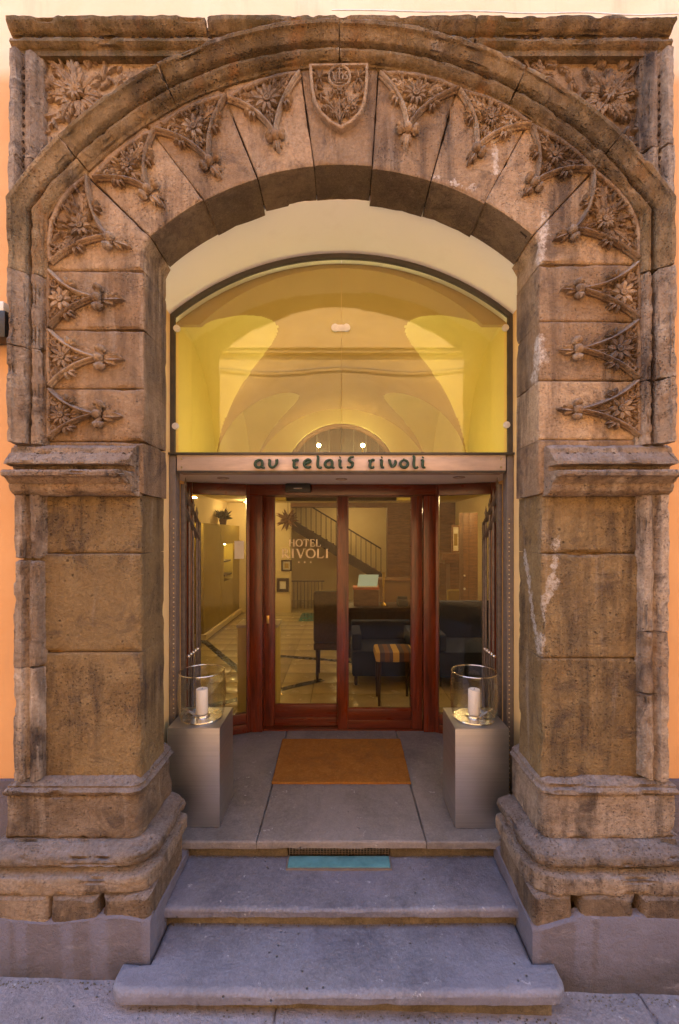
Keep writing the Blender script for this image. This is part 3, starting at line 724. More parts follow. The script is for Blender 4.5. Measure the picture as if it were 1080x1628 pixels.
    def pin(p):
        c = False; j = len(poly) - 1
        for i in range(len(poly)):
            a, b = poly[i], poly[j]
            if (a.y > p.y) != (b.y > p.y) and p.x < (b.x - a.x) * (p.y - a.y) / (b.y - a.y) + a.x: c = not c
            j = i
        return c
    xs = [p.x for p in poly]; zs = [p.y for p in poly]; placed = []
    for q in (A, B, T, mid + (mid - T) * .12, A.lerp(B, .25), A.lerp(B, .75), A.lerp(T, .5), B.lerp(T, .5)):
        d = q - C; Ld = d.length * (.72 if q is not T else .66); dn = d.normalized()
        acanthus(m_, tuple(C + dn * r * .7), tuple(dn), max(.04, Ld - r * .7), max(.03, (Ld - r * .7) * .6), rnd.uniform(.022, .032), YP - .002, rnd)
    while cnt < 60 and tries < 3500:
        tries += 1; p = Vector((rnd.uniform(min(xs), max(xs)), rnd.uniform(min(zs), max(zs))))
        d = p - C
        if d.length < r * .95 or not pin(p): continue
        if any((p - q).length < .0125 for q in placed): continue
        ll = rnd.uniform(.028, .055); dn = d.normalized(); dn = (dn + Vector((-dn.y, dn.x)) * rnd.uniform(-.7, .7)).normalized()
        if not pin(p + dn * ll * .8):
            ll *= .55
            if not pin(p + dn * ll * .7): continue
        m_.leaf((p.x, p.y), tuple(dn), ll, rnd.uniform(.013, .022), rnd.uniform(.018, .034), rnd.uniform(.1, .6), rnd.uniform(-.4, .4)); placed.append(p); cnt += 1
    for P_ in (A, B):
        q = P_.lerp(C, .42); m_.tube([v3(q + Vector((math.cos(t), math.sin(t))) * (.006 + .0042 * t), .02) for t in [i * .55 for i in range(12)]], .0065, 6)
    gp = [v3(p, .004) for p in poly]; m_.add(gp, [tuple(range(len(gp)))])
    tag(obj('foliage', m_, 'tuff', tr, smooth=60), None, kind='stuff')
    return tr
REL = [((152, 288), (246, 214), (236, 303), (263, 333)), ((250, 212), (360, 158), (333, 258), (353, 286)), ((364, 162), (477, 122), (438, 218), (445, 246)),
       ((604, 123), (727, 147), (648, 206), (644, 240)), ((730, 150), (842, 203), (758, 238), (742, 266)), ((844, 206), (940, 274), (850, 293), (830, 314)),
       ((84, 420), (141, 285), (174, 380), (209, 395)), ((941, 277), (1012, 414), (910, 369), (878, 384)),
       ((82, 522), (82, 434), (154, 476), (199, 478)), ((82, 615), (82, 528), (157, 571), (199, 573)), ((82, 697), (82, 621), (154, 660), (195, 663)),
       ((1010, 422), (1012, 509), (922, 463), (890, 462)), ((1010, 513), (1012, 603), (920, 557), (888, 558)), ((1010, 608), (1012, 693), (919, 653), (885, 651))]
for i, (a, b, t, f) in enumerate(REL): relief(a, b, t, f, bulge=.07 if i < 6 else (.16 if i < 8 else .02), seed=31 + i)

# spandrel corners with big acanthus leaves
for side in (-1, 1):
    xs = sorted((side * .60, side * 1.66)); m_ = MB(); m_.box(xs[0], xs[1], YP + .012, YP + .2, EYE + 2.06, EYE + 2.64)
    sp_ = obj('spandrel_panel', m_, 'tuff', portal, smooth=None)
    rnd = random.Random(91 + side); m_ = MB(); c = Vector(U(122, 148) if side < 0 else U(966, 152))
    for a in [2 * pi * i / 9 + rnd.uniform(-.25, .25) for i in range(9)]:
        acanthus(m_, (c.x + math.cos(a) * .03, c.y + math.sin(a) * .03), (math.cos(a), math.sin(a)), rnd.uniform(.11, .16), .10, .030, YP + .008, rnd)
    for i in range(9):
        a = 2 * pi * i / 9 + .3; m_.leaf((c.x, c.y, YP - .006), (math.cos(a), math.sin(a)), rnd.uniform(.04, .06), .026, .022, .5)
    for i in range(60):
        x = rnd.uniform(.64, 1.60) * side; z = rnd.uniform(EYE + 2.05, EYE + 2.60)
        if math.hypot(x, z - hc) < hr + .10 or math.hypot(x - c.x, z - c.y) < .12: continue
        a = math.atan2(z - c.y, x - c.x) + rnd.uniform(-.9, .9); acanthus(m_, (x, z), (math.cos(a), math.sin(a)), rnd.uniform(.07, .11), .07, .024, YP + .010, rnd)
    for i in range(160):
        x = rnd.uniform(.62, 1.61) * side; z = rnd.uniform(EYE + 2.0, EYE + 2.57)
        if math.hypot(x, z - hc) < hr + .10 or math.hypot(x - c.x, z - c.y) < .11: continue
        a = math.atan2(z - c.y, x - c.x) + rnd.uniform(-.9, .9)
        m_.leaf((x, z, YP + .010), (math.cos(a), math.sin(a)), rnd.uniform(.04, .075), rnd.uniform(.018, .030), rnd.uniform(.014, .028), .5, rnd.uniform(-.5, .5))
    tag(obj('acanthus_leaves', m_, 'tuff', sp_, smooth=60), None, kind='stuff')

# shield on the keystone
def shield():
    sh = bpy.data.objects.new('shield', None); COL.objects.link(sh); sh.parent = portal; ORG[sh.name] = ORG[portal.name]
    sh['label'] = 'carved stone shield with yhs monogram and flowers'
    sxy = lambda x, y: U(470 + x / 7.714, 90 + y / 7.714)
    left = [(175, 175), (185, 330), (200, 480), (235, 640), (310, 770), (420, 880), (560, 955)]
    right = [(700, 870), (800, 760), (850, 640), (875, 480), (885, 330), (885, 165)]
    out = [sxy(*p) for p in left + right]; top = [sxy(885 - 71 * i, 165 + i) for i in range(1, 10)]
    loop = resample(out + top, .012, True)
    if area(loop) < 0: loop = loop[::-1]
    m_ = MB(); m_.sweep(loop, [(-.004, -.01), (-.002, .035), (.002, .040), (.012, .040), (.014, .036), (.016, .022)], wallmap, closed=True)
    obj('shield_plate', m_, 'tuff', sh, smooth=35)
    b = YP - .022
    c = Vector(sxy(542, 318)); m_ = MB(); r = .0165 * 1.0
    R_ = 128 / 7.714 * YP / F
    m_.tube([(c.x + R_ * math.cos(t), b - .008, c.y + R_ * math.sin(t)) for t in [2 * pi * i / 28 for i in range(28)]], .0062, 8, closed=True, flat=((0, 1, 0), 1.8))
    obj('ring', m_, 'tuff', sh, smooth=60)
    m_ = MB(); k = R_ / 128
    def st(pts, w=.0050): m_.tube([(c.x + (x - 542) * k, b - .014, c.y - (y - 318) * k) for x, y in pts], w, 6, flat=((0, 1, 0), 1.8))
    st([(452, 280), (470, 300), (470, 360), (500, 385)]); st([(515, 275), (500, 300), (500, 385), (470, 410), (505, 412), (580, 405)], .0032)
    st([(540, 225), (540, 360), (530, 380)]); st([(505, 245), (580, 240)], .0034); st([(540, 310), (570, 290), (582, 320), (576, 370)])
    st([(632, 285), (608, 290), (605, 315), (632, 330), (636, 360), (604, 372)])
    obj('monogram', m_, 'tuff', sh, smooth=60)
    for cx, cy in ((298, 325), (768, 315)):
        m_ = MB(); p = Vector(sxy(cx, cy))
        for i in range(8):
            a = 2 * pi * i / 8 + .39; m_.leaf((p.x, p.y, b + .002), (math.cos(a), math.sin(a)), 112 * k, .011, .024, .1)
        m_.ball((p.x, b - .012, p.y), (.006, .008, .006), 8, 6); obj('star', m_, 'tuff', sh, smooth=60)
    m_ = MB(); rnd = random.Random(5)
    for cx, cy, rr in ((540, 510, 55), (365, 715, 45), (715, 690, 50), (455, 785, 38), (635, 775, 38)):
        p = Vector(sxy(cx, cy))
        for i in range(6):
            a = 2 * pi * i / 6; m_.leaf((p.x, p.y, b), (math.cos(a), math.sin(a)), rr * k * 1.1, rr * k * .8, .024, .4)
        m_.ball((p.x, b - .024, p.y), (.006, .007, .006), 8, 6)
    base = (545, 880)
    for tx, ty in ((540, 560), (330, 560), (760, 550), (380, 660), (700, 640), (430, 740), (650, 730)):
        pts = bez(Vector(sxy(*base)), Vector(sxy(lerp(base[0], tx, .25), lerp(base[1], ty, .65))), Vector(sxy(tx, ty)), 8)
        m_.tube([(p[0], b - .010, p[1]) for p in pts], .0046, 6)
    for i in range(46):
        x, y = rnd.uniform(250, 830), rnd.uniform(440, 840)
        if abs(x - 545) > (930 - y) * .85 or abs(x - 542) + abs(y - 318) < 200: continue
        a = math.atan2(-(y - 900), x - 545) + rnd.uniform(-1, 1); p = sxy(x, y)
        m_.leaf((p[0], p[1], b), (math.cos(a), math.sin(a)), rnd.uniform(60, 110) * k, rnd.uniform(26, 42) * k, .018, .4, rnd.uniform(-.4, .4))
    tag(obj('flower_spray', m_, 'tuff', sh, smooth=60), None, kind='stuff')
shield()

# ------------------------------------------------------------------ entrance niche: reveals, white vault, porch
YG = 3.18; XN = 1.236
VC, VR = EYE + .074, 1.956
niche = thing('entrance_niche', 'white plaster vault and pale yellow reveals of the entrance behind the stone arch', 'niche', (0, 2.9, 0))
for sx in (-1, 1):
    a, b = sorted((sx * XN, sx * 1.75)); m_ = MB(); m_.box(a, b, YB + .002, YG + .16, 0, EYE + 1.62); obj('reveal_wall', m_, 'reveal', niche, smooth=None)
m_ = MB(); a1 = math.asin(1.30 / VR); path = arc(0, VC, VR, -a1, a1, 40)
m_.sweep(path, [(0, YB - .06), (0, YG + .12), (.35, YG + .12), (.35, YB - .06), (0, YB - .06)], lambda u, v, w: (u, w, v))
obj('vault', m_, 'white', niche, smooth=50)

# fanlight
fan = thing('fanlight', 'arched glass fanlight in a dark metal frame above the lettered beam', 'window', (0, YG, EYE + .58))
zb0, zb1 = EYE + .445, EYE + .582
a2 = math.asin(XN / VR); inn = arc(0, VC, VR - .004, -a2, a2, 40)
ol = [(-XN + .002, zb1 + .002)] + inn + [(XN - .002, zb1 + .002)]
m_ = MB()
pth = [(XN - .002, zb1)] + inn[::-1] + [(-XN + .002, zb1)]
m_.sweep(pth, [(0, YG - .012), (0.030, YG - .012), (.030, YG - .003), (.034, YG - .003), (.034, YG + .012), (0, YG + .012)], lambda u, v, w: (u, w, v))
obj('frame', m_, 'frame_metal', fan, smooth=40)
def arcz(x): return VC + math.sqrt((VR - .045) ** 2 - x * x)
for x0, x1 in ((-XN + .03, -.0025), (.0025, XN - .03)):
    pts = [(x0, zb1 - .01), (x1, zb1 - .01)] + [(lerp(x1, x0, i / 24), arcz(lerp(x1, x0, i / 24))) for i in range(25)]
    m_ = MB(); n = len(pts); m_.add([(x, YG, z) for x, z in pts] + [(x, YG + .010, z) for x, z in pts], [tuple(range(n)), tuple(range(n, 2 * n))[::-1]] + [(i, (i + 1) % n, n + (i + 1) % n, n + i) for i in range(n)])
    obj('pane', m_, 'pane', fan, smooth=None)
def disc(mb, x, y, z, r, t=.016, n=18):
    mb.tube([(x, y - t, z), (x, y, z)], r, n)
for px, py in ((282, 523), (280, 678), (803, 522), (805, 676)):
    m_ = MB(); x, z = X(px, YG), Z(py, YG); disc(m_, x, YG - .001, z, .024); disc(m_, x, YG - .017, z, .014, .004); obj('glass_fitting', m_, 'whitecap', fan)
m_ = MB()
for px in (533, 551): x, z = X(px, YG), Z(522, YG); disc(m_, x, YG - .001, z, .027); disc(m_, x, YG - .017, z, .015, .004)
m_.box(X(535, YG), X(549, YG), YG - .010, YG - .001, Z(527, YG), Z(517, YG)); obj('glass_clamp', m_, 'whitecap', fan)

# beam with lettering
beam = thing('name_beam', 'bronze coloured metal beam over the entrance with green letters au relais rivoli', 'sign', (0, YG, zb0))
m_ = MB(); m_.box(-XN + .06, XN - .06, YG - .035, YG + .10, zb0, zb1 - .012); obj('beam', m_, 'bronze', beam, bevel=.003)
m_ = MB(); m_.box(-XN + .003, XN - .003, YG - .05, YG - .004, zb1 - .012, zb1 + .004); obj('top_flange', m_, 'frame_metal', beam, bevel=.002)
m_ = MB(); m_.box(-XN + .06, XN - .06, YG - .045, YG - .036, zb0 - .002, zb0 + .012); obj('drip_edge', m_, 'frame_metal', beam, bevel=.002)
m_ = MB()
for x in (-1.14, 1.14):
    for z in (zb0 + .035, zb1 - .04): disc(m_, x, YG - .035, z, .008, .005, 10)
obj('screws', m_, 'chrome', beam)
GL = {'a': (1.0, [[(.72, .9), (.5, 1.02), (.18, .86), (.02, .5), (.14, .12), (.42, .02), (.68, .2)], [(.36, 1.04), (.66, .9), (.72, .5), (.70, .1), (.95, -.06)]]),
      'u': (.95, [[(0, .95), (.16, .98), (.12, .4), (.28, .06), (.56, .1), (.76, .4)], [(.70, .98), (.82, .9), (.80, .5), (.62, .12)], [(.82, .95), (.98, 1.0)]]),
      'r': (.85, [[(.02, .95), (.24, .9), (.2, .5), (.22, .08), (.42, -.02), (.6, .1)], [(.24, .8), (.44, 1.02), (.66, .92)]]),
      'e': (.9, [[(.14, .5), (.5, .66), (.66, .86), (.46, 1.06), (.18, .9), (.04, .5), (.18, .1), (.46, -.02), (.72, .16)]]),
      'l': (.55, [[(.05, 1.5), (.2, 1.42), (.16, .6), (.2, .1), (.4, -.04), (.55, .12)]]),
      'i': (.5, [[(.0, .95), (.2, .96), (.16, .5), (.2, .08), (.42, 0)], [(.16, 1.32), (.22, 1.4)]]),
      's': (.75, [[(.72, 1.42), (.42, 1.36), (.24, 1.06), (.4, .78), (.6, .6), (.56, .2), (.3, .0), (.04, .1)]]),
      'v': (.85, [[(.0, .98), (.16, .94), (.22, .5), (.40, .04)], [(.40, .04), (.62, .3), (.74, .7), (.66, 1.0)]]),
      'o': (.9, [[(.42, 1.04), (.14, .84), (.04, .5), (.16, .14), (.42, 0), (.68, .16), (.78, .5), (.68, .84), (.42, 1.04), (.30, 1.14)]]), ' ': (.75, [])}
txt = 'au relais rivoli'; hgt = .063; adv = sum(GL[c][0] + .30 for c in txt)
x0, x1 = X(408, YG), X(680, YG); ksc = (x1 - x0) / adv; cx = x0
for c in txt:
    w, strokes = GL[c]
    if strokes:
        m_ = MB()
        for stp in strokes:
            P_ = [Vector(q) for q in stp]; sm = []
            for i in range(len(P_) - 1):
                p0, p1, p2, p3 = P_[max(i - 1, 0)], P_[i], P_[i + 1], P_[min(i + 2, len(P_) - 1)]
                for t in (0, .25, .5, .75):
                    sm.append(.5 * ((2 * p1) + (p2 - p0) * t + (2 * p0 - 5 * p1 + 4 * p2 - p3) * t * t + (3 * p1 - p0 - 3 * p2 + p3) * t ** 3))
            sm.append(P_[-1]); n = len(sm)
            m_.tube([(cx + p.x * ksc, YG - .062, zb0 + .030 + p.y * hgt * .84) for p in sm], [.0098 * (.75 + .35 * math.sin(pi * i / (n - 1))) for i in range(n)], 8, flat=((0, 1, 0), 1.7))
        for px_ in (strokes[0][len(strokes[0]) // 2],): m_.tube([(cx + px_[0] * ksc, YG - .06, zb0 + .030 + px_[1] * hgt * .84), (cx + px_[0] * ksc, YG - .034, zb0 + .030 + px_[1] * hgt * .84)], .004, 6)
        obj('letter', m_, 'patina', beam, smooth=60)
    cx += (w + .30) * ksc

# metal side posts of the entrance
for sx in (-1, 1):
    pst = thing('entrance_post', ('left' if sx < 0 else 'right') + ' riveted grey metal post beside the folded gate', 'post', (sx * 1.2, YG, HL), group='metal entrance posts')
    a, b = sorted((sx * (XN - .002), sx * (XN - .050))); m_ = MB(); m_.box(a, b, YG - .03, YG + .05, HL, zb1 - .014); obj('post', m_, 'post_metal', pst, bevel=.003)
    m_ = MB()
    for i in range(62): disc(m_, sx * (XN - .036), YG - .030, HL + .05 + .033 * i, .0055, .004, 8)
    tag(obj('rivets', m_, 'chrome', pst), None, kind='stuff')

# porch box behind the beam
YD = 4.37; XPW = 1.48
porch = thing('porch', 'white ceiling and side walls of the entrance porch', 'porch', (0, 3.8, HL))
m_ = MB(); m_.box(-XPW - .1, XPW + .1, YG + .101, YD + .20, EYE + .50, EYE + .56); obj('ceiling', m_, 'white', porch, smooth=None)
for sx in (-1, 1):
    a, b = sorted((sx * XPW, sx * (XPW + .3))); m_ = MB(); m_.box(a, b, YG + .052, YD - .05, 0, EYE + .499); obj('side_wall', m_, 'reveal', porch, smooth=None)
for px, py in ((355, 759), (543, 761), (730, 758)):
    d = .5 * F / (850 - py); x = X(px, d); m_ = MB()
    m_.lathe([(.05, .0), (.054, -.006), (.044, -.010), (.036, -.004), (.034, .0)], (x, d, EYE + .498), 20); o = obj('recessed_spot', m_, 'bronze', porch)
    m_ = MB(); m_.lathe([(.033, 0), (.030, -.003)], (x, d, EYE + .497), 16); obj('lens', m_, 'whitecap', o)

# ------------------------------------------------------------------ doors
zh = EYE + .5 - .004; zs = HL + .004
door = thing('entrance_door', 'mahogany framed glass sliding door with hotel lettering between canted side panes', 'door', (0, YD, HL))
def wood(name, x0, x1, y0, y1, z0, z1, horiz=False, parent=door, bev=.004):
    m_ = MB(); m_.box(x0, x1, y0, y1, z0, z1); return obj(name, m_, 'mahogany_h' if horiz else 'mahogany', parent, bevel=bev)
xl, xr = X(400, YD), X(690, YD)
zg_t = Z(789, YD); zg_b = Z(1128, YD)
wood('head_rail', xl - .02, xr + .02, YD - .03, YD + .16, EYE + .5 - .115, zh, True)
wood('door_post', xl - .02, X(418, YD), YD - .03, YD + .16, zs, EYE + .5 - .116)
wood('door_post', X(673, YD), xr + .02, YD - .03, YD + .16, zs, EYE + .5 - .116)
wood('threshold', xl, xr, YD + .01, YD + .17, zs - .03, zs + .008, True)
def leaf(x0, x1, gx0, gx1, y, zt, zb, name):
    lf = bpy.data.objects.new(name, None); COL.objects.link(lf); lf.parent = door; ORG[lf.name] = ORG[door.name]
    top = EYE + .5 - .100
    wood('stile', x0, gx0, y, y + .045, zs + .012, top, parent=lf); wood('stile', gx1, x1, y, y + .045, zs + .012, top, parent=lf)
    wood('rail', gx0 + .001, gx1 - .001, y + .002, y + .043, zt, top - .002, True, lf); wood('rail', gx0 + .001, gx1 - .001, y + .002, y + .043, zs + .10, zb, True, lf)
    wood('kick_rail', gx0 + .001, gx1 - .001, y + .006, y + .040, zs + .014, zs + .097, True, lf)
    m_ = MB()
    for b_ in ((gx0, gx1, zb, zb + .012), (gx0, gx1, zt - .010, zt), (gx0, gx0 + .010, zb, zt), (gx1 - .010, gx1, zb, zt)): m_.box(b_[0], b_[1], y + .006, y + .014, b_[2], b_[3])
    obj('glazing_bead', m_, 'mahogany_h', lf, smooth=None)
    m_ = MB(); m_.box(gx0, gx1, y + .020, y + .028, zb - .003, zt + .003); obj('pane', m_, 'door_pane', lf, smooth=None)
    return lf
YL = YD + .075
LL = leaf(X(419, YL), X(545, YL), X(436, YL), X(537, YL), YL, Z(789, YL), Z(1121, YL), 'door_leaf')
RL = leaf(X(537, YD), X(672, YD), X(553, YD), X(655, YD), YD + .01, Z(789, YD), Z(1128, YD), 'door_leaf')
m_ = MB(); x, z = X(426, YL), Z(985, YL); m_.box(x - .014, x + .014, YL - .007, YL - .001, z - .04, z + .04); m_.tube([(x, YL - .012, z + .008), (x, YL - .006, z + .008)], .008, 10); m_.box(x - .003, x + .003, YL - .012, YL - .006, z - .016, z + .004)
obj('lock', m_, 'brass', LL, bevel=.001)
m_ = MB(); m_.box(X(456, YD), X(495, YD), YD - .11, YD - .031, Z(782, YD - .1), EYE + .495); sb = obj('motion_sensor', m_, 'black', door, bevel=.006)
m_ = MB(); m_.box(X(469, YD), X(482, YD), YD - .1125, YD - .1105, EYE + .445, EYE + .452); obj('indicator', m_, 'whitecap', sb, smooth=None)
# serif lettering on the glass
def serif(mb, s, x, y, z, w, h):
    T_, t_ = .19, .085
    def q(ax, az, bx, bz, wd):
        dx, dz = (bx - ax) * w, (bz - az) * h; L_ = math.hypot(dx, dz); nx_, nz_ = -dz / L_ * wd * h / 2, dx / L_ * wd * h / 2
        P_ = [(x + ax * w, z + az * h), (x + bx * w, z + bz * h)]
        c4 = [(P_[0][0] + nx_, P_[0][1] + nz_), (P_[1][0] + nx_, P_[1][1] + nz_), (P_[1][0] - nx_, P_[1][1] - nz_), (P_[0][0] - nx_, P_[0][1] - nz_)]
        mb.add([(a, y, b) for a, b in c4] + [(a, y - .0012, b) for a, b in c4], [(0, 1, 2, 3), (7, 6, 5, 4), (0, 4, 5, 1), (1, 5, 6, 2), (2, 6, 7, 3), (3, 7, 4, 0)])
    def sf(ax, az, k=.16): q(ax - k, az + (.02 if az < .5 else -.02), ax + k, az + (.02 if az < .5 else -.02), .05)
    def ell(cx_, cz_, rx, rz, a0, a1, n=18):
        for i in range(n):
            u0, u1 = lerp(a0, a1, i / n), lerp(a0, a1, (i + 1) / n); wd = lerp(t_, T_, abs(math.cos((u0 + u1) / 2)))
            q(cx_ + rx * math.cos(u0), cz_ + rz * math.sin(u0), cx_ + rx * math.cos(u1), cz_ + rz * math.sin(u1), wd)
    if s == 'H': q(.18, 0, .18, 1, T_); q(.82, 0, .82, 1, T_); q(.18, .52, .82, .52, t_); [sf(a, b) for a in (.18, .82) for b in (0, 1)]
    if s == 'O': ell(.5, .5, .46, .47, 0, 2 * pi)
    if s == 'T': q(.5, 0, .5, 1, T_); q(.06, .97, .94, .97, t_); q(.07, .97, .04, .78, t_); q(.93, .97, .96, .78, t_); sf(.5, 0)
    if s == 'E': q(.2, 0, .2, 1, T_); q(.2, .97, .85, .97, t_); q(.2, .52, .7, .52, t_); q(.2, .03, .9, .03, t_); q(.85, .97, .87, .8, t_); q(.7, .44, .7, .6, t_); q(.9, .03, .94, .22, t_); sf(.2, 0, .14); sf(.2, 1, .14)
    if s == 'L': q(.2, 0, .2, 1, T_); q(.2, .03, .9, .03, t_); q(.9, .03, .95, .25, t_); sf(.2, 1); sf(.2, 0, .14)
    if s == 'I': q(.5, 0, .5, 1, T_); sf(.5, 0, .35); sf(.5, 1, .35)
    if s == 'V': q(.1, 1, .52, 0, T_); q(.92, 1, .52, 0, t_); sf(.1, 1); sf(.92, 1)
    if s == 'R': q(.2, 0, .2, 1, T_); ell(.3, .74, .40, .23, -pi / 2, pi / 2, 10); q(.2, .97, .3, .97, t_); q(.2, .5, .3, .5, t_); q(.38, .5, .95, 0, T_); sf(.2, 0); sf(.2, 1, .14); sf(.97, 0, .10)
yl = YL + .0188
for word, px0, px1, py0, py1 in (('HOTEL', 459, 510, 857.4, 869), ('RIVOLI', 447, 523, 872.5, 887.5)):
    ws = {'I': .45, 'H': 1., 'O': 1.05, 'T': .9, 'E': .8, 'L': .8, 'R': .95, 'V': 1.}
    tot = sum(ws[c] + .16 for c in word) - .16; xa, xb = X(px0, YL), X(px1, YL); k = (xb - xa) / tot; z0_, z1_ = Z(py1, YL), Z(py0, YL); cx = xa
    for c in word:
        m_ = MB(); serif(m_, c, cx, yl, z0_, ws[c] * k, z1_ - z0_); obj('letter', m_, 'letter_cream', LL, smooth=None); cx += (ws[c] + .16) * k
for px in (475, 484.5, 494):
    cx, cz = X(px, YL), Z(894, YL); P_ = [(cx + (.012 if i % 2 == 0 else .005) * math.sin(pi * i / 5), cz + (.012 if i % 2 == 0 else .005) * math.cos(pi * i / 5)) for i in range(10)]
    m_ = MB(); m_.add([(a, yl, b) for a, b in P_] + [(a, yl - .0012, b) for a, b in P_], [tuple(range(10)), tuple(range(10, 20))[::-1]] + [(i, (i + 1) % 10, 10 + (i + 1) % 10, 10 + i) for i in range(10)])
    obj('star', m_, 'letter_cream', LL, smooth=None)
# canted side panes
for sx in (-1, 1):
    pa = Vector((xl if sx < 0 else xr, YD)); pb = Vector((sx * 1.475, 4.17)); d = (pb - pa).normalized(); L_ = (pb - pa).length; nrm = Vector((-d.y, d.x))
    if nrm.y > 0: nrm = -nrm
    sp_ = bpy.data.objects.new('side_panel', None); COL.objects.link(sp_); sp_.parent = door; ORG[sp_.name] = ORG[door.name]
    def cb(t0, t1, o0, o1, z0, z1, name, mat, bev=.004):
        c = [pa + d * t0 + nrm * o0, pa + d * t1 + nrm * o0, pa + d * t1 + nrm * o1, pa + d * t0 + nrm * o1]; m_ = MB()
        m_.add([(q.x, q.y, z0) for q in c] + [(q.x, q.y, z1) for q in c], [(0, 3, 2, 1), (4, 5, 6, 7), (0, 1, 5, 4), (1, 2, 6, 5), (2, 3, 7, 6), (3, 0, 4, 7)])
        return obj(name, m_, mat, sp_, bevel=bev)
    cb(.022, .052, -.03, .03, zs, zh - .002, 'stile', 'mahogany'); cb(L_ - .06, L_, -.03, .03, zs, zh - .002, 'stile', 'mahogany')
    cb(.053, L_ - .061, -.03, .03, EYE + .5 - .115, zh - .002, 'rail', 'mahogany_h'); cb(.053, L_ - .061, -.028, .028, zs + .09, zs + .19, 'rail', 'mahogany_h')
    cb(.053, L_ - .061, -.022, .036, zs, zs + .085, 'kick_rail', 'mahogany_h')
    cb(.053, L_ - .061, -.004, .004, zs + .188, EYE + .5 - .113, 'pane', 'door_pane', None)
    if sx < 0:
        n_ = cb(.075, .165, .0065, .008, Z(888, YD), Z(860, YD), 'notice', 'paper', None); n_['label'] = 'white paper notice stuck inside the left side pane'

# ------------------------------------------------------------------ folding iron gates
for sx in (-1, 1):
    gt = thing('iron_gate', ('left' if sx < 0 else 'right') + ' dark iron gate leaf with vertical bars folded back into the porch', 'gate', (sx * 1.17, 3.3, HL), group='folded iron gates')
    xg = sx * 1.168; y0, y1 = YG + .075, YG + .42
    def zt_(y): t = (y - y0) / (y1 - y0); return EYE + .36 - .27 * t ** .8
    def bars(n, r, z0, f, name, pts=None, parent=gt):
        for i in range(n):
            y = lerp(y0 + .04, y1 - .045, i / (n - 1)); m_ = MB(); m_.tube([(xg, y, z0), (xg, y, f(y))], r, 8)
            m_.lathe([(r, 0), (r * 1.5, .012), (r * .9, .03), (.0005, .075)], (xg, y, f(y) - .002), 8); obj(name, m_, 'iron', parent)
    bars(4, .0095, HL + .06, lambda y: zt_(y) + .045, 'bar')
    for yy, w in ((y0, .03), (y1, .03)):
        m_ = MB(); m_.box(xg - .015, xg + .015, yy - .015, yy + .015, HL + .01, zt_(yy) + .012); obj('gate_stile', m_, 'iron', gt, bevel=.002)
    for dz in (-.005, -.13):
        m_ = MB(); m_.tube([(xg, lerp(y0, y1, i / 10), zt_(lerp(y0, y1, i / 10)) + dz) for i in range(11)], .018, 8); obj('rail', m_, 'iron', gt)
    for z in (HL + .08, HL + .80):
        m_ = MB(); m_.box(xg - .008, xg + .008, y0 + .016, y1 - .016, z - .016, z + .016); obj('rail', m_, 'iron', gt, bevel=.002)
    for i in range(5):
        y = lerp(y0 + .065, y1 - .07, i / 4); m_ = MB(); m_.tube([(xg - sx * .016, y, HL + .09), (xg - sx * .016, y, HL + 1.02)], .006, 8); o = obj('dog_bar', m_, 'iron', gt)
        m_ = MB(); m_.ball((xg - sx * .016, y, HL + 1.035), .0145, 10, 8); obj('ball_tip', m_, 'chrome', o)

# ------------------------------------------------------------------ pedestals, hurricane lamps, candles, mat
for sx, xa, xb, yf in ((-1, -1.162, -.812, 2.935), (1, .757, 1.115, 2.925)):
    wd = 'left' if sx < 0 else 'right'; yb = yf + .36; zt = HL + .662; xc, yc = (xa + xb) / 2, (yf + yb) / 2
    pd = thing('pedestal', f'brushed steel square pedestal on the {wd} of the doormat', 'pedestal', (xc, yc, HL), group='steel pedestals flanking the door')
    m_ = MB(); m_.box(xa, xb, yf, yb, HL + .001, zt - .004); obj('body', m_, 'steel', pd, bevel=.003)
    m_ = MB(); m_.box(xa + .001, xb - .001, yf + .001, yb - .001, zt - .004, zt); obj('top_plate', m_, 'steel', pd, bevel=.0015)
    hu = thing('hurricane_lamp', f'clear glass hurricane cylinder standing on the {wd} steel pedestal', 'candle holder', (xc, yc, zt), group='glass hurricane lamps')
    ro, hh = .160, .325; c = (xc, yc, zt + .001)
    prof = [(ro - .010, .004), (ro - .004, .03), (ro + .005, .16), (ro + .002, .25), (ro - .004, hh)]
    m_ = MB(); m_.lathe(prof, c, 48, cap=False); m_.lathe([(r - .005, z) for r, z in prof], c, 48, cap=False); obj('glass_cylinder', m_, 'hurricane', hu, smooth=60)
    m_ = MB(); m_.tube([(xc + (ro - .0065) * math.cos(2 * pi * i / 48), yc + (ro - .0065) * math.sin(2 * pi * i / 48), c[2] + hh) for i in range(48)], .0048, 8, closed=True); obj('rim', m_, 'glass_rim', hu, smooth=60)
    m_ = MB(); m_.lathe([(.138, .0), (.142, .004), (.140, .010), (.06, .012), (.056, .022), (.044, .024)], c, 40); obj('steel_base', m_, 'chrome', hu, smooth=40)
    m_ = MB(); m_.bar((xc + sx * .03, yc - .03, c[2] + .018), (xc + sx * .135, yc + .02, c[2] + .055), .018, .003); obj('strap', m_, 'chrome', hu, smooth=None)
    cd = thing('candle', f'white pillar candle inside the {wd} glass hurricane lamp', 'candle', (xc, yc, c[2] + .024), group='white pillar candles')
    m_ = MB(); m_.lathe([(.040, .0), (.041, .004), (.041, .168), (.038, .173), (.030, .170), (.010, .167)], (xc, yc, c[2] + .026), 32); obj('wax', m_, 'ceramic', cd, smooth=40)
    m_ = MB(); m_.tube([(xc, yc, c[2] + .19), (xc + .002, yc, c[2] + .206)], .0015, 6); obj('wick', m_, 'black', cd)
m_ = MB(); mo = resample([(-.545, 3.44), (.545, 3.44), (.560, 4.175), (-.560, 4.175)], .02, True)
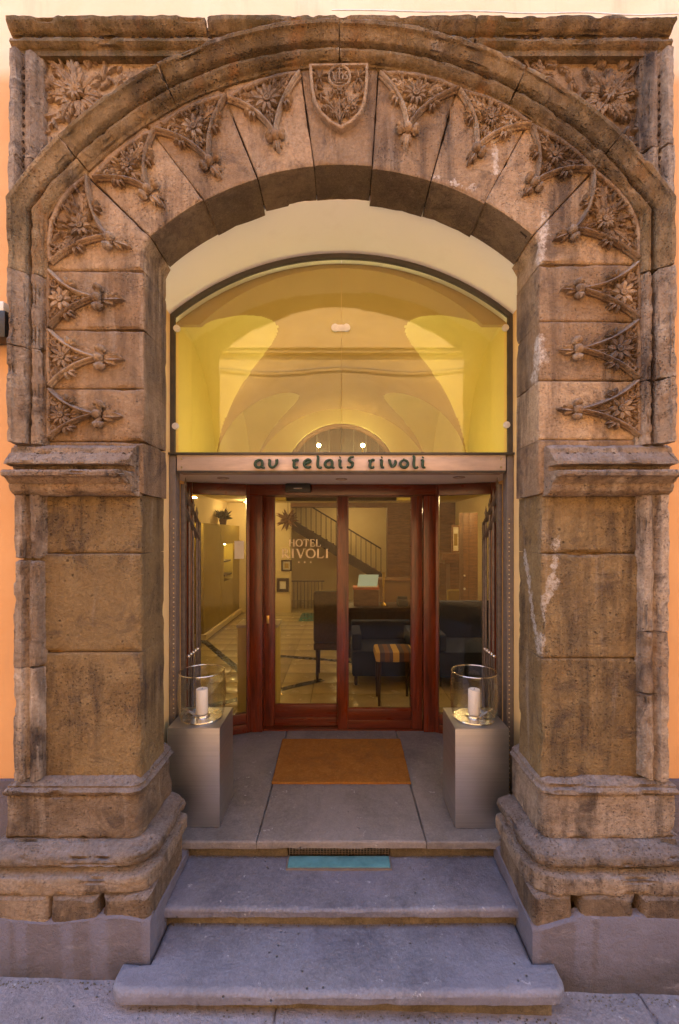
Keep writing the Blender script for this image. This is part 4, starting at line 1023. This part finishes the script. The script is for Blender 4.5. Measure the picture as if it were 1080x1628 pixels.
m_.sweep(mo, [(0, HL + .001), (0, HL + .012), (.004, HL + .018), (.02, HL + .019)], planmap, closed=True)
tag(obj('doormat', m_, 'coir', org=(0, 3.8, HL), rough=(.002, 30, 0, 1)), 'orange brown coir doormat lying on the landing before the door', 'doormat')

# wall fixture at the left edge, cable along the top moulding
wf = thing('wall_lamp', 'black wall lamp with white cap cut by the left edge of the frame', 'lamp', (-1.9, 2.45, EYE + 1.1))
m_ = MB(); m_.box(-2.02, -1.805, 2.36, 2.47, EYE + 1.06, EYE + 1.205); obj('housing', m_, 'black', wf, bevel=.008)
m_ = MB(); m_.box(-2.01, -1.82, 2.37, 2.46, EYE + 1.206, EYE + 1.26); obj('cap', m_, 'whitecap', wf, bevel=.01)
m_ = MB(); m_.box(-1.98, -1.86, 2.465, 2.51, EYE + 1.09, EYE + 1.18); obj('bracket', m_, 'black', wf, smooth=None)
m_ = MB(); m_.tube([(lerp(-.05, 3.2, i / 40), 2.322 + .002 * math.sin(i), ztop + .006 - .0011 * i + .004 * math.sin(i * .9)) for i in range(41)], .003, 6)
tag(obj('telephone_cable', m_, 'whitecap', org=(1.5, 2.33, ztop)), 'thin pale cable running along the top right edge of the portal', 'cable')

# ------------------------------------------------------------------ lobby
FZ = HL + .006; LW, LD = 2.85, 11.0
floor = None
m_ = MB(); m_.box(-LW, LW, YD + .18, 13.2, FZ - .12, FZ - .006); floor = struct('lobby_floor', m_, 'grout', smooth=None)
ts = .41; tm = None
for j in range(16):
    for i in range(-6, 6):
        y = YD + .20 + j * ts; x = i * ts + .05
        if tm is None:
            m2 = MB(); m2.box(.003, ts - .003, .003, ts - .003, -.006, 0); to = obj('floor_tile', m2, 'tile', floor, bevel=.0015); tm = to.data; to.location = (x, y, FZ)
        else:
            to = bpy.data.objects.new('floor_tile', tm); COL.objects.link(to); to.parent = floor; to.location = (x, y, FZ)
m2 = MB(); m2.box(-LW, LW, YD + .20 + 16 * ts, 13.2, FZ - .006, FZ - .001); obj('far_floor', m2, 'tile', floor, smooth=None)
for a, b in (((-1.5, 5.0), (-.25, 5.9)), ((-2.6, 8.2), (-1.4, 6.2)), ((-1.5, 7.2), (.6, 6.6))):
    m2 = MB(); m2.bar((a[0], a[1], FZ + .001), (b[0], b[1], FZ + .001), .11, .004); obj('blue_band', m2, 'tile_blue', floor, smooth=None)
# vault of two groined bays with lunettes
def h_long(x): return .72 + 1.28 * math.sqrt(max(0, 1 - (x / 1.43) ** 2))
def h_tr(y): t = (y - 3.0) % 2.0 - 1.0; return .72 + 1.17 * math.sqrt(max(0, 1 - t * t))
m2 = MB(); NX, NY = 170, 230; y0, y1 = YG + .14, 7.0
for j in range(NY + 1):
    for i in range(NX + 1):
        x = lerp(-1.43, 1.43, i / NX); y = lerp(y0, y1, j / NY); m2.v.append((x, y, EYE + max(h_long(x), h_tr(y))))
m2.f = [(j * (NX + 1) + i, j * (NX + 1) + i + 1, (j + 1) * (NX + 1) + i + 1, (j + 1) * (NX + 1) + i) for j in range(NY) for i in range(NX)]
vo = struct('lobby_ceiling', m2, 'lobby_vault_shade', smooth=25); vo.data.materials.append(M['lobby_yellow'])  # barrel shade put into a darker colour, lunettes kept bright yellow
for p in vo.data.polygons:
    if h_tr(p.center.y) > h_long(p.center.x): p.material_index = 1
m2 = MB(); m2.box(-LW - .2, LW + .2, YG + .12, 13.4, EYE + 2.08, EYE + 2.2)            # roof over the vault
for sx in (-1, 1): a, b = sorted((sx * 1.43, sx * (LW + .1))); m2.box(a, b, YD + .21, 7.2, EYE + .68, EYE + .72)
m2.box(-LW, LW, 7.21, 13.3, EYE + .80, EYE + .84)
cs = struct('lobby_ceiling_slab', m2, 'lobby_cream', smooth=None)
m2 = MB()
for sx in (-1, 1):
    a, b = sorted((sx * 1.43, sx * 1.55)); m2.box(a, b, YG + .16, 7.0, EYE + .72, EYE + 1.95)
struct('lobby_wall_lunettes', m2, 'lobby_yellow', smooth=None)
m2 = MB(); NI = 80                                                            # front face of the vault above the fanlight
for i in range(NI + 1):
    x = lerp(-1.42, 1.42, i / NI); zt_ = VC + math.sqrt(VR ** 2 - min(abs(x), 1.3) ** 2) + .06; zb_ = EYE + max(h_long(x), h_tr(y0))
    m2.v += [(x, y0 - .012, min(zb_, zt_ - .005)), (x, y0 - .012, zt_), (x, y0 + .03, min(zb_, zt_ - .005)), (x, y0 + .03, zt_)]
for i in range(NI):
    a = i * 4; b = a + 4; m2.f += [(a, b, b + 1, a + 1), (a + 2, a + 3, b + 3, b + 2), (a, a + 2, b + 2, b), (a + 1, b + 1, b + 3, a + 3)]
struct('lobby_wall_over_fanlight', m2, 'lobby_vault_shade', smooth=None)
# end wall of the vault with round-headed opening
pts = [(-1.43, EYE + .55), (-1.43, EYE + 2.05), (1.43, EYE + 2.05), (1.43, EYE + .55), (.90, EYE + .55), (.90, EYE + .9)] + [(.90 * math.cos(t), EYE + .9 + .88 * math.sin(t)) for t in [pi * i / 24 for i in range(25)]] + [(-.90, EYE + .55)]
m2 = MB(); n = len(pts); m2.add([(x, 7.0, z) for x, z in pts] + [(x, 7.2, z) for x, z in pts], [tuple(range(n)), tuple(range(n, 2 * n))[::-1]] + [(i, (i + 1) % n, n + (i + 1) % n, n + i) for i in range(n)])
struct('lobby_wall_end', m2, 'lobby_yellow', smooth=None)
fw = thing('arched_window', 'dark round-headed lunette window with thin iron grille at the lobby end', 'window', (0, 7.2, EYE + .8))
m2 = MB(); m2.tube([(.885 * math.cos(t), 7.1, EYE + .9 + .865 * math.sin(t)) for t in [pi * i / 24 for i in range(25)]], .05, 8); obj('arch_frame', m2, 'wood_mid', fw)
m2 = MB(); m2.box(-.95, .95, 7.30, 7.34, EYE + .56, EYE + 1.85); obj('back_panel', m2, 'wood_dark', fw, smooth=None)
for i in range(7):
    x = -.6 + .2 * i; m2 = MB(); m2.tube([(x, 7.16, EYE + .6), (x, 7.16, EYE + .9 + .85 * math.sqrt(max(.02, 1 - (x / .88) ** 2)))], .01, 6); obj('grille_bar', m2, 'iron', fw)
for px in (507, 577):
    d = 6.9; gl_ = thing('globe_light', ('left' if px < 543 else 'right') + ' small lit white globe lamp above the beam inside the fanlight', 'lamp', (X(px, d), d, Z(708, d)), group='globe lamps in the vault')
    m2 = MB(); m2.ball((X(px, d), d, Z(708, d)), .030, 14, 10); obj('globe', m2, 'lamp', gl_); m2 = MB(); m2.tube([(X(px, d), d, Z(708, d) - .04), (X(px, d), d, Z(708, d) - .25)], .012, 8); obj('stem', m2, 'brass', gl_)
# side walls: cream above, olive panelling below on the left
m2 = MB(); m2.box(-LW - .15, -LW, YD - .1, 13.3, FZ - .1, EYE + .9); struct('lobby_wall_left', m2, 'lobby_cream', smooth=None)
m2 = MB(); m2.box(LW, LW + .15, YD - .1, 13.3, FZ - .1, EYE + .9); struct('lobby_wall_right', m2, 'lobby_cream', smooth=None)
m2 = MB()
for sx in (-1, 1): a, b = sorted((sx * 1.50, sx * (LW + .1))); m2.box(a, b, YD - .15, YD + .05, FZ - .1, EYE + .9)
m2.box(-LW, LW, 13.2, 13.35, FZ - .1, EYE + .9)
struct('lobby_wall_front', m2, 'lobby_cream', smooth=None)
m2 = MB(); m2.box(-LW - .1, -1.43, YG + .17, YG + .3, EYE + .56, EYE + 2.1); m2.box(1.43, LW + .1, YG + .17, YG + .3, EYE + .56, EYE + 2.1)
m2.box(-LW - .2, -LW - .1, YG + .2, 13.3, EYE + .5, EYE + 2.2); m2.box(LW + .1, LW + .2, YG + .2, 13.3, EYE + .5, EYE + 2.2); m2.box(-LW, LW, 7.36, 7.5, EYE + .84, EYE + 2.1)
struct('lobby_wall_upper', m2, 'lobby_cream', smooth=None)
wp = thing('wall_panelling', 'olive painted panelling along the left lobby wall with glowing niche', 'panelling', (-2.6, 9, FZ))
zp = Z(834, 9.5)
for a, b in ((8.15, 9.28), (9.30, 9.55), (10.35, 11.4)):
    m2 = MB(); m2.box(-LW, -LW + .30, a, b, FZ, zp); obj('panel', m2, 'lobby_olive', wp, bevel=.006)
m2 = MB(); m2.box(-LW, -LW + .30, 9.552, 10.348, FZ, Z(922, 9.9)); m2.box(-LW, -LW + .30, 9.552, 10.348, Z(864, 9.9), zp); obj('panel', m2, 'lobby_olive', wp, smooth=None)
m2 = MB(); m2.box(-LW, -LW + .36, 8.1, 11.4, FZ, FZ + .10); obj('skirting', m2, 'lobby_cream', wp, smooth=None)
m2 = MB(); m2.box(-LW + .001, -LW + .02, 9.56, 10.34, Z(921, 9.9), Z(865, 9.9)); obj('niche_back', m2, 'lobby_yellow', wp, smooth=None)
l = bpy.data.lights.new('niche_light', 'POINT'); l.energy = .9; l.color = (1, .82, .3); l.shadow_soft_size = .04
o = bpy.data.objects.new('niche_light', l); COL.objects.link(o); o.parent = wp; o.location = Vector((-LW + .2, 9.95, Z(868, 9.9))) - Vector((-2.6, 9, FZ))
m2 = MB(); m2.lathe([(.03, 0), (.03, .012)], (-LW + .2, 9.95, Z(865, 9.9) - .012), 12); obj('niche_lamp', m2, 'lamp', wp)
for k, zz in enumerate((890, 912)):
    m2 = MB(); m2.box(-LW + .02, -LW + .31, 9.62, 10.1 + .1 * k, Z(zz, 9.9) - .04, Z(zz, 9.9)); obj('shelf', m2, 'wood_dark', wp, smooth=None)
pl = thing('potted_plant', 'dark leafy plant standing on the olive panelling', 'plant', (-2.7, 9.95, zp)); rnd = random.Random(3)
m2 = MB(); m2.lathe([(.07, 0), (.09, .12), (.095, .13)], (-2.68, 9.95, zp), 14); obj('pot', m2, 'wood_dark', pl)
m2 = MB()
for i in range(70):
    a, b = rnd.uniform(0, 2 * pi), rnd.uniform(.1, 1.4); L_ = rnd.uniform(.1, .3); p = Vector((-2.68, 9.95, zp + .12)); q = p + Vector((math.cos(a) * math.cos(b), math.sin(a) * math.cos(b), math.sin(b))) * L_
    m2.tube([p, (p + q) / 2 + Vector((0, 0, .02)), q], [.004, .03, .002], 5)
obj('leaves', m2, 'leaf_dark', pl)
def picture(name, label, x, y, z, w, h, face, art, frame='wood_dark', t=.045):
    pc = thing(name, label, 'picture', (x, y, z)); m2 = MB(); m3 = MB()
    if face == 'x':
        for a in ((y - w / 2, y + w / 2, z - h / 2, z - h / 2 + t), (y - w / 2, y + w / 2, z + h / 2 - t, z + h / 2), (y - w / 2, y - w / 2 + t, z - h / 2 + t, z + h / 2 - t), (y + w / 2 - t, y + w / 2, z - h / 2 + t, z + h / 2 - t)): m2.box(x, x + .035, *a)
        m3.box(x, x + .012, y - w / 2 + t, y + w / 2 - t, z - h / 2 + t, z + h / 2 - t); m4 = MB(); m4.box(x + .0125, x + .016, y - w * .18, y + w * .22, z - h * .28, z + h * .28)
    else:
        for a in ((x - w / 2, x + w / 2, z - h / 2, z - h / 2 + t), (x - w / 2, x + w / 2, z + h / 2 - t, z + h / 2), (x - w / 2, x - w / 2 + t, z - h / 2 + t, z + h / 2 - t), (x + w / 2 - t, x + w / 2, z - h / 2 + t, z + h / 2 - t)): m2.box(a[0], a[1], y, y + .035, a[2], a[3])
        m3.box(x - w / 2 + t, x + w / 2 - t, y + .02, y + .033, z - h / 2 + t, z + h / 2 - t); m4 = MB(); m4.box(x - w * .2, x + w * .2, y + .016, y + .0195, z - h * .25, z + h * .2)
    obj('frame', m2, frame, pc, smooth=None); obj('mat_board', m3, 'cloth_white', pc, smooth=None); obj('print', m4, art, pc, smooth=None)
picture('framed_picture', 'black framed picture of an orange shape on the left lobby wall', -LW + .002, 7.55, Z(863, 7.6), .95, .70, 'x', 'orange_art')
# back wall of the lobby: brown clad wall with opening to the stairs
bw = thing('clad_partition', 'brown stone clad partition with wide opening in front of the staircase', 'partition', (0, LD, FZ))
zo = Z(806, LD)
m2 = MB(); m2.box(X(616, LD), LW, LD, LD + .25, FZ, EYE + .80); obj('clad_wall', m2, 'wood_mid', bw, smooth=None)
m2 = MB(); m2.box(-LW, X(462, LD), LD, LD + .25, FZ, EYE + .80); obj('clad_wall', m2, 'lobby_cream', bw, smooth=None)
m2 = MB(); m2.box(X(462, LD) + .001, X(616, LD) - .001, LD, LD + .25, zo, EYE + .80); obj('lintel', m2, 'wood_mid', bw, smooth=None)
for j in range(9):
    z = FZ + .2 + .25 * j
    if z < EYE + .7: m2 = MB(); m2.box(X(616, LD) + .01, LW - .01, LD - .012, LD - .001, z, z + .235); obj('cladding_board', m2, 'wood_mid', bw, bevel=.004)
sc = thing('staircase', 'brown staircase with thin iron balusters rising to the left behind the lobby', 'staircase', (0, 12.3, FZ))
a, b = Vector((X(606, 12), Z(919, 12))), Vector((X(455, 12), Z(828, 12)))
m2 = MB(); m2.bar((a.x, 12.0, a.y), (b.x, 12.0, b.y), .05, .24); obj('stringer', m2, 'wood_dark', sc, smooth=None)
for i in range(14):
    p = a.lerp(b, i / 13); m2 = MB(); m2.box(p.x - .13, p.x + .10, 12.03, 13.1, p.y + .04, p.y + .09); obj('tread', m2, 'wood_mid', sc, smooth=None)
for i in range(20):
    p = a.lerp(b, i / 19); m2 = MB(); m2.tube([(p.x, 12.0, p.y + .1), (p.x, 12.0, p.y + .78)], .011, 6); obj('baluster', m2, 'iron', sc)
m2 = MB(); m2.bar((a.x, 12.0, a.y + .80), (b.x, 12.0, b.y + .80), .05, .04); obj('handrail', m2, 'wood_dark', sc, smooth=None)
lr = thing('low_railing', 'low iron railing at the foot of the stair hall', 'railing', (-1, 11.6, FZ))
for i in range(10): x = lerp(X(462, 11.6), X(512, 11.6), i / 9); m2 = MB(); m2.tube([(x, 11.6, FZ), (x, 11.6, Z(925, 11.6))], .01, 6); obj('baluster', m2, 'iron', lr)
m2 = MB(); m2.bar((X(460, 11.6), 11.6, Z(924, 11.6)), (X(516, 11.6), 11.6, Z(924, 11.6)), .04, .035); obj('handrail', m2, 'iron', lr, smooth=None)
m2 = MB(); m2.box(X(478, 10.4), X(506, 10.4), 9.9, 10.9, FZ + .001, FZ + .01); tag(obj('floor_reflection_patch', m2, 'teal', org=(-.7, 10.4, FZ), smooth=None), 'pale teal patch standing in for a bluish reflection on the lobby floor', 'painted reflection')  # flat teal patch: a bluish floor reflection put into its colour

def seat(name, label, cat, x0, x1, y0, y1, zs_, zb, mat, legm='wood_dark', arms=True, back='y1', lg=.12):
    t = thing(name, label, cat, ((x0 + x1) / 2, (y0 + y1) / 2, FZ))
    m2 = MB(); m2.box(x0, x1, y0, y1, FZ + lg, FZ + zs_); obj('seat', m2, mat, t, bevel=.03)
    m2 = MB()
    if back == 'y1': m2.box(x0, x1, y1 - .14, y1, FZ + zs_ + .001, FZ + zb)
    elif back == 'x1': m2.box(x1 - .16, x1, y0, y1, FZ + zs_ + .001, FZ + zb)
    elif back == 'y0': m2.box(x0, x1, y0, y0 + .10, FZ + zs_ + .001, FZ + zb)
    obj('backrest', m2, mat, t, bevel=.035)
    if arms:
        for xx in (x0, x1 - .12): m2 = MB(); m2.box(xx, xx + .12, y0, y1 - .16, FZ + zs_ + .002, FZ + zs_ + .22); obj('armrest', m2, mat, t, bevel=.03)
    for xx in (x0 + .05, x1 - .05):
        for yy in (y0 + .05, y1 - .05): m2 = MB(); m2.tube([(xx, yy, FZ), (xx, yy, FZ + lg + .01)], [.016, .024], 6); obj('leg', m2, legm, t)
    return t
seat('dining_chair', 'high backed dark chair seen from behind through the left door leaf', 'chair', X(500, 6.0), X(552, 6.0), 5.78, 6.25, .52, 1.20, 'chair_cloth', arms=False, back='y0', lg=.42)
seat('navy_sofa', 'dark navy sofa behind the right side pane', 'sofa', 1.22, 2.30, 5.6, 6.5, .45, .98, 'navy')
seat('navy_armchair', 'dark navy armchair behind the striped stool', 'armchair', .14, 1.0, 5.65, 6.4, .45, .72, 'navy')
seat('olive_armchair', 'olive yellow armchair near the fireplace on the right', 'armchair', X(714, 7.6), X(745, 7.6), 7.4, 7.8, .5, .98, 'olive_cloth')
st_ = thing('striped_stool', 'stool with yellow and grey striped cushion behind the right door leaf', 'stool', (.6, 5.1, FZ))
m2 = MB(); m2.box(.385, .83, 4.95, 5.35, FZ + .50, FZ + .625); obj('cushion', m2, 'stripes', st_, bevel=.04)
for xx in (.43, .79):
    for yy in (5.0, 5.3): m2 = MB(); m2.tube([(xx, yy, FZ), (xx, yy, FZ + .51)], [.014, .024], 8); obj('leg', m2, 'wood_dark', st_)
dk = thing('writing_desk', 'dark wooden desk in the lobby behind the right door leaf', 'desk', (.7, 7.2, FZ))
m2 = MB(); m2.box(.05, 1.30, 6.9, 7.5, FZ + .74, FZ + .80); obj('top', m2, 'wood_dark', dk, bevel=.006)
m2 = MB(); m2.box(.10, 1.25, 6.95, 6.98, FZ + .35, FZ + .739); obj('front_panel', m2, 'wood_dark', dk, smooth=None)
for xx in (.10, 1.20):
    for yy in (6.95, 7.42): m2 = MB(); m2.box(xx, xx + .05, yy, yy + .05, FZ, FZ + .738); obj('leg', m2, 'wood_dark', dk, smooth=None)
bx = thing('orange_box', 'orange brown box standing on the desk', 'box', (.35, 7.2, FZ + .80)); m2 = MB(); m2.box(.20, .60, 7.05, 7.35, FZ + .801, FZ + 1.06); obj('body', m2, 'wood_mid', bx, bevel=.006); m2 = MB(); m2.box(.19, .61, 7.04, 7.36, FZ + 1.061, FZ + 1.10); obj('lid', m2, 'red_box', bx, bevel=.004)
lp = thing('open_laptop', 'pale screen leaning on top of the orange box', 'laptop', (.4, 7.2, FZ + 1.1)); m2 = MB(); m2.add([(.26, 7.12, FZ + 1.112), (.58, 7.12, FZ + 1.112), (.61, 7.2, FZ + 1.29), (.29, 7.2, FZ + 1.29), (.26, 7.14, FZ + 1.112), (.58, 7.14, FZ + 1.112), (.61, 7.22, FZ + 1.29), (.29, 7.22, FZ + 1.29)], [(0, 1, 2, 3), (7, 6, 5, 4), (0, 4, 5, 1), (1, 5, 6, 2), (2, 6, 7, 3), (3, 7, 4, 0)]); obj('screen', m2, 'screen', lp, smooth=None); m2 = MB(); m2.box(.26, .58, 7.05, 7.11, FZ + 1.101, FZ + 1.112); obj('keyboard', m2, 'paper', lp, smooth=None)
gc = thing('gilt_candlestick', 'thin gilt candlestick beside the pale screen', 'candlestick', (.66, 7.1, FZ + .8)); m2 = MB(); m2.lathe([(.05, 0), (.05, .02), (.015, .05), (.02, .2), (.012, .3), (.025, .45), (.02, .52)], (.68, 7.1, FZ + .801), 12); obj('stem', m2, 'gold', gc); m2 = MB(); m2.lathe([(.03, .52), (.035, .54)], (.68, 7.1, FZ + .801), 12); obj('cup', m2, 'gold', gc)
dl = thing('desk_telephone', 'small black telephone on the desk', 'telephone', (.95, 7.1, FZ + .8)); m2 = MB(); m2.box(.90, 1.06, 7.0, 7.2, FZ + .801, FZ + .90); obj('base', m2, 'black', dl, bevel=.01); m2 = MB(); m2.bar((.90, 7.08, FZ + .93), (1.06, 7.08, FZ + .93), .05, .05); obj('handset', m2, 'black', dl, bevel=.012)
cb_ = thing('brown_counter', 'brown leather fronted counter behind the desk', 'counter', (1.3, 8.6, FZ)); m2 = MB(); m2.box(.72, 1.75, 8.4, 8.9, FZ, FZ + 1.05); obj('body', m2, 'tan_cloth', cb_, bevel=.02); m2 = MB(); m2.box(.70, 1.77, 8.38, 8.92, FZ + 1.051, FZ + 1.09); obj('top', m2, 'wood_mid', cb_, bevel=.006)
ct = thing('console_table', 'narrow pale console table behind the left edge of the left door leaf', 'table', (-.9, 4.95, FZ)); m2 = MB(); m2.box(-1.15, -.69, 4.8, 5.15, FZ + .93, FZ + .96); obj('top', m2, 'cloth_white', ct, bevel=.004); m2 = MB(); m2.box(-1.14, -.71, 4.82, 5.13, FZ, FZ + .929); obj('cabinet', m2, 'lobby_yellow', ct, bevel=.004)
tc = thing('tall_wood_cabinet', 'tall narrow dark wood cabinet against the right lobby wall', 'cabinet', (2.0, 7.1, FZ)); m2 = MB(); m2.box(X(737, 7), X(746, 7) - .003, 7.0, 7.25, FZ, Z(815, 7)); obj('door', m2, 'wood_mid', tc, bevel=.004); m2 = MB(); m2.box(X(746, 7) + .003, X(760, 7), 7.0, 7.25, FZ, Z(815, 7)); obj('door', m2, 'wood_mid', tc, bevel=.004)
m2 = MB(); m2.box(X(744.5, 7), X(748, 7), 7.01, 7.24, FZ, Z(817, 7)); obj('core', m2, 'wood_dark', tc, smooth=None)
for py in (915, 936): m2 = MB(); m2.ball((X(738.5, 7), 6.985, Z(py, 7)), .018, 10, 8); obj('knob', m2, 'chrome', tc)
fp = thing('fireplace_mantel', 'brown wooden fireplace mantel on the right side of the lobby', 'fireplace', (1.9, 8.2, FZ)); m2 = MB(); m2.box(X(703, 8), X(738, 8), 7.95, 8.4, Z(890, 8), Z(880, 8)); m2.box(X(707, 8), X(738, 8), 7.98, 8.38, Z(897, 8), Z(890, 8) - .001); obj('shelf', m2, 'wood_mid', fp, smooth=None); m2 = MB(); m2.box(X(717, 8), X(737, 8), 8.05, 8.35, FZ, Z(897, 8) - .001); obj('column', m2, 'wood_mid', fp, smooth=None)
picture('framed_print', 'narrow brown framed print standing on the fireplace mantel', X(728, 8), 8.12, Z(857, 8), .16, .50, 'y', 'olive_cloth', 'wood_mid', .03)
picture('gilt_icon', 'small gilt framed picture on the wall left of the stairs', X(456, LD), LD - .04, Z(899, LD), .26, .28, 'y', 'gold', 'wood_dark', .04)
picture('small_print', 'small dark framed print below the gilt picture left of the stairs', X(450, LD), LD - .04, Z(930, LD), .30, .34, 'y', 'paper', 'wood_dark', .07)
rt = thing('round_table', 'round side table under a cream cloth behind the right side pane', 'table', (2.0, 6.75, FZ)); m2 = MB(); m2.lathe([(.16, 0), (.17, .4), (.2, .86), (.215, .88)], (2.08, 6.8, FZ), 20); obj('cloth', m2, 'olive_cloth', rt); m2 = MB(); m2.lathe([(.20, .881), (.24, .884), (.24, .90), (.1, .905)], (2.08, 6.8, FZ), 20); obj('top', m2, 'cloth_white', rt)
hp = thing('hanging_plant', 'brown dried plant arrangement hanging at the top left of the stair opening', 'plant', (-1.3, 10.7, EYE + .3)); m2 = MB(); rnd = random.Random(8)
for i in range(90):
    p = Vector((X(458, 10.7), 10.7, Z(826, 10.7))); a, b = rnd.uniform(0, 2 * pi), rnd.uniform(-1.2, 1.2); q = p + Vector((math.cos(a) * math.cos(b), math.sin(a) * math.cos(b), math.sin(b))) * rnd.uniform(.1, .34); m2.tube([p, (p + q) / 2, q], [.004, .03, .002], 5)
obj('leaves', m2, 'wood_mid', hp); m2 = MB(); m2.tube([(X(458, 10.7), 10.7, Z(826, 10.7)), (X(458, 10.7), 10.7, EYE + .8)], .006, 6); obj('wire', m2, 'iron', hp)

# lamps of the lobby: lit ceiling spots, each with its own light
def ceiling_lamp(label, x, y, z, watts, col=(1, .74, .38)):
    t = thing('ceiling_spotlight', label, 'lamp', (x, y, z), group='lit lobby spotlights')
    m2 = MB(); m2.lathe([(.07, .0), (.075, -.02), (.06, -.03)], (x, y, z), 20); obj('ring', m2, 'brass', t)
    m2 = MB(); m2.lathe([(.055, -.031), (.05, -.04)], (x, y, z), 20); obj('bulb', m2, 'lamp', t)
    l = bpy.data.lights.new('lamp_light', 'POINT'); l.energy = watts; l.color = col; l.shadow_soft_size = .06
    o = bpy.data.objects.new('lamp_light', l); COL.objects.link(o); o.parent = t; o.location = (0, 0, -.09)
ceiling_lamp('lit ceiling spotlight above the black framed picture on the left', -2.55, 7.6, EYE + .675, 2.6)
ceiling_lamp('lit ceiling spotlight at the right edge of the left side pane', -2.2, 10.2, EYE + .795, 2.6)
ceiling_lamp('lit ceiling spotlight by the left edge of the right side pane', 1.75, 7.5, EYE + .795, 2.6)
ceiling_lamp('lit ceiling spotlight nearest the right iron gate', 2.1, 6.3, EYE + .675, 2.6)
ceiling_lamp('unseen ceiling spotlight added in the stair hall to light the interior', .3, 12.0, EYE + .795, 2.6)  # this and the next are added out of view to light the middle
ceiling_lamp('unseen ceiling spotlight added behind the writing desk to light the interior', -.2, 8.8, EYE + .795, 2.6)
for nm_, x, y, z, wt in (('left unseen light added on the porch roof to brighten the vault', -.55, 4.25, EYE + .565, 1.15), ('right unseen light added on the porch roof to brighten the vault', .55, 4.25, EYE + .565, 1.15)):  # added lights, hidden by the beam, that brighten the lobby vault
    t = thing('added_vault_light', nm_, 'lamp', (x, y, z), group='added vault lights on the porch roof')
    m2 = MB(); m2.lathe([(.035, 0), (.045, .02), (.05, .035)], (x, y, z), 14); obj('bowl', m2, 'brass', t); m2 = MB(); m2.lathe([(.04, .036), (.03, .040)], (x, y, z), 14); obj('bulb', m2, 'lamp', t)
    l = bpy.data.lights.new('lamp_light', 'POINT'); l.energy = wt; l.color = (1, .78, .40); l.shadow_soft_size = .05
    o = bpy.data.objects.new('lamp_light', l); COL.objects.link(o); o.parent = t; o.location = (0, 0, .10)
l = bpy.data.lights.new('lamp_light', 'POINT'); l.energy = .35; l.color = (1, .78, .40); l.shadow_soft_size = .05
o = bpy.data.objects.new('lamp_light', l); COL.objects.link(o); o.parent = gl_; o.location = (-.24, -.15, .05)
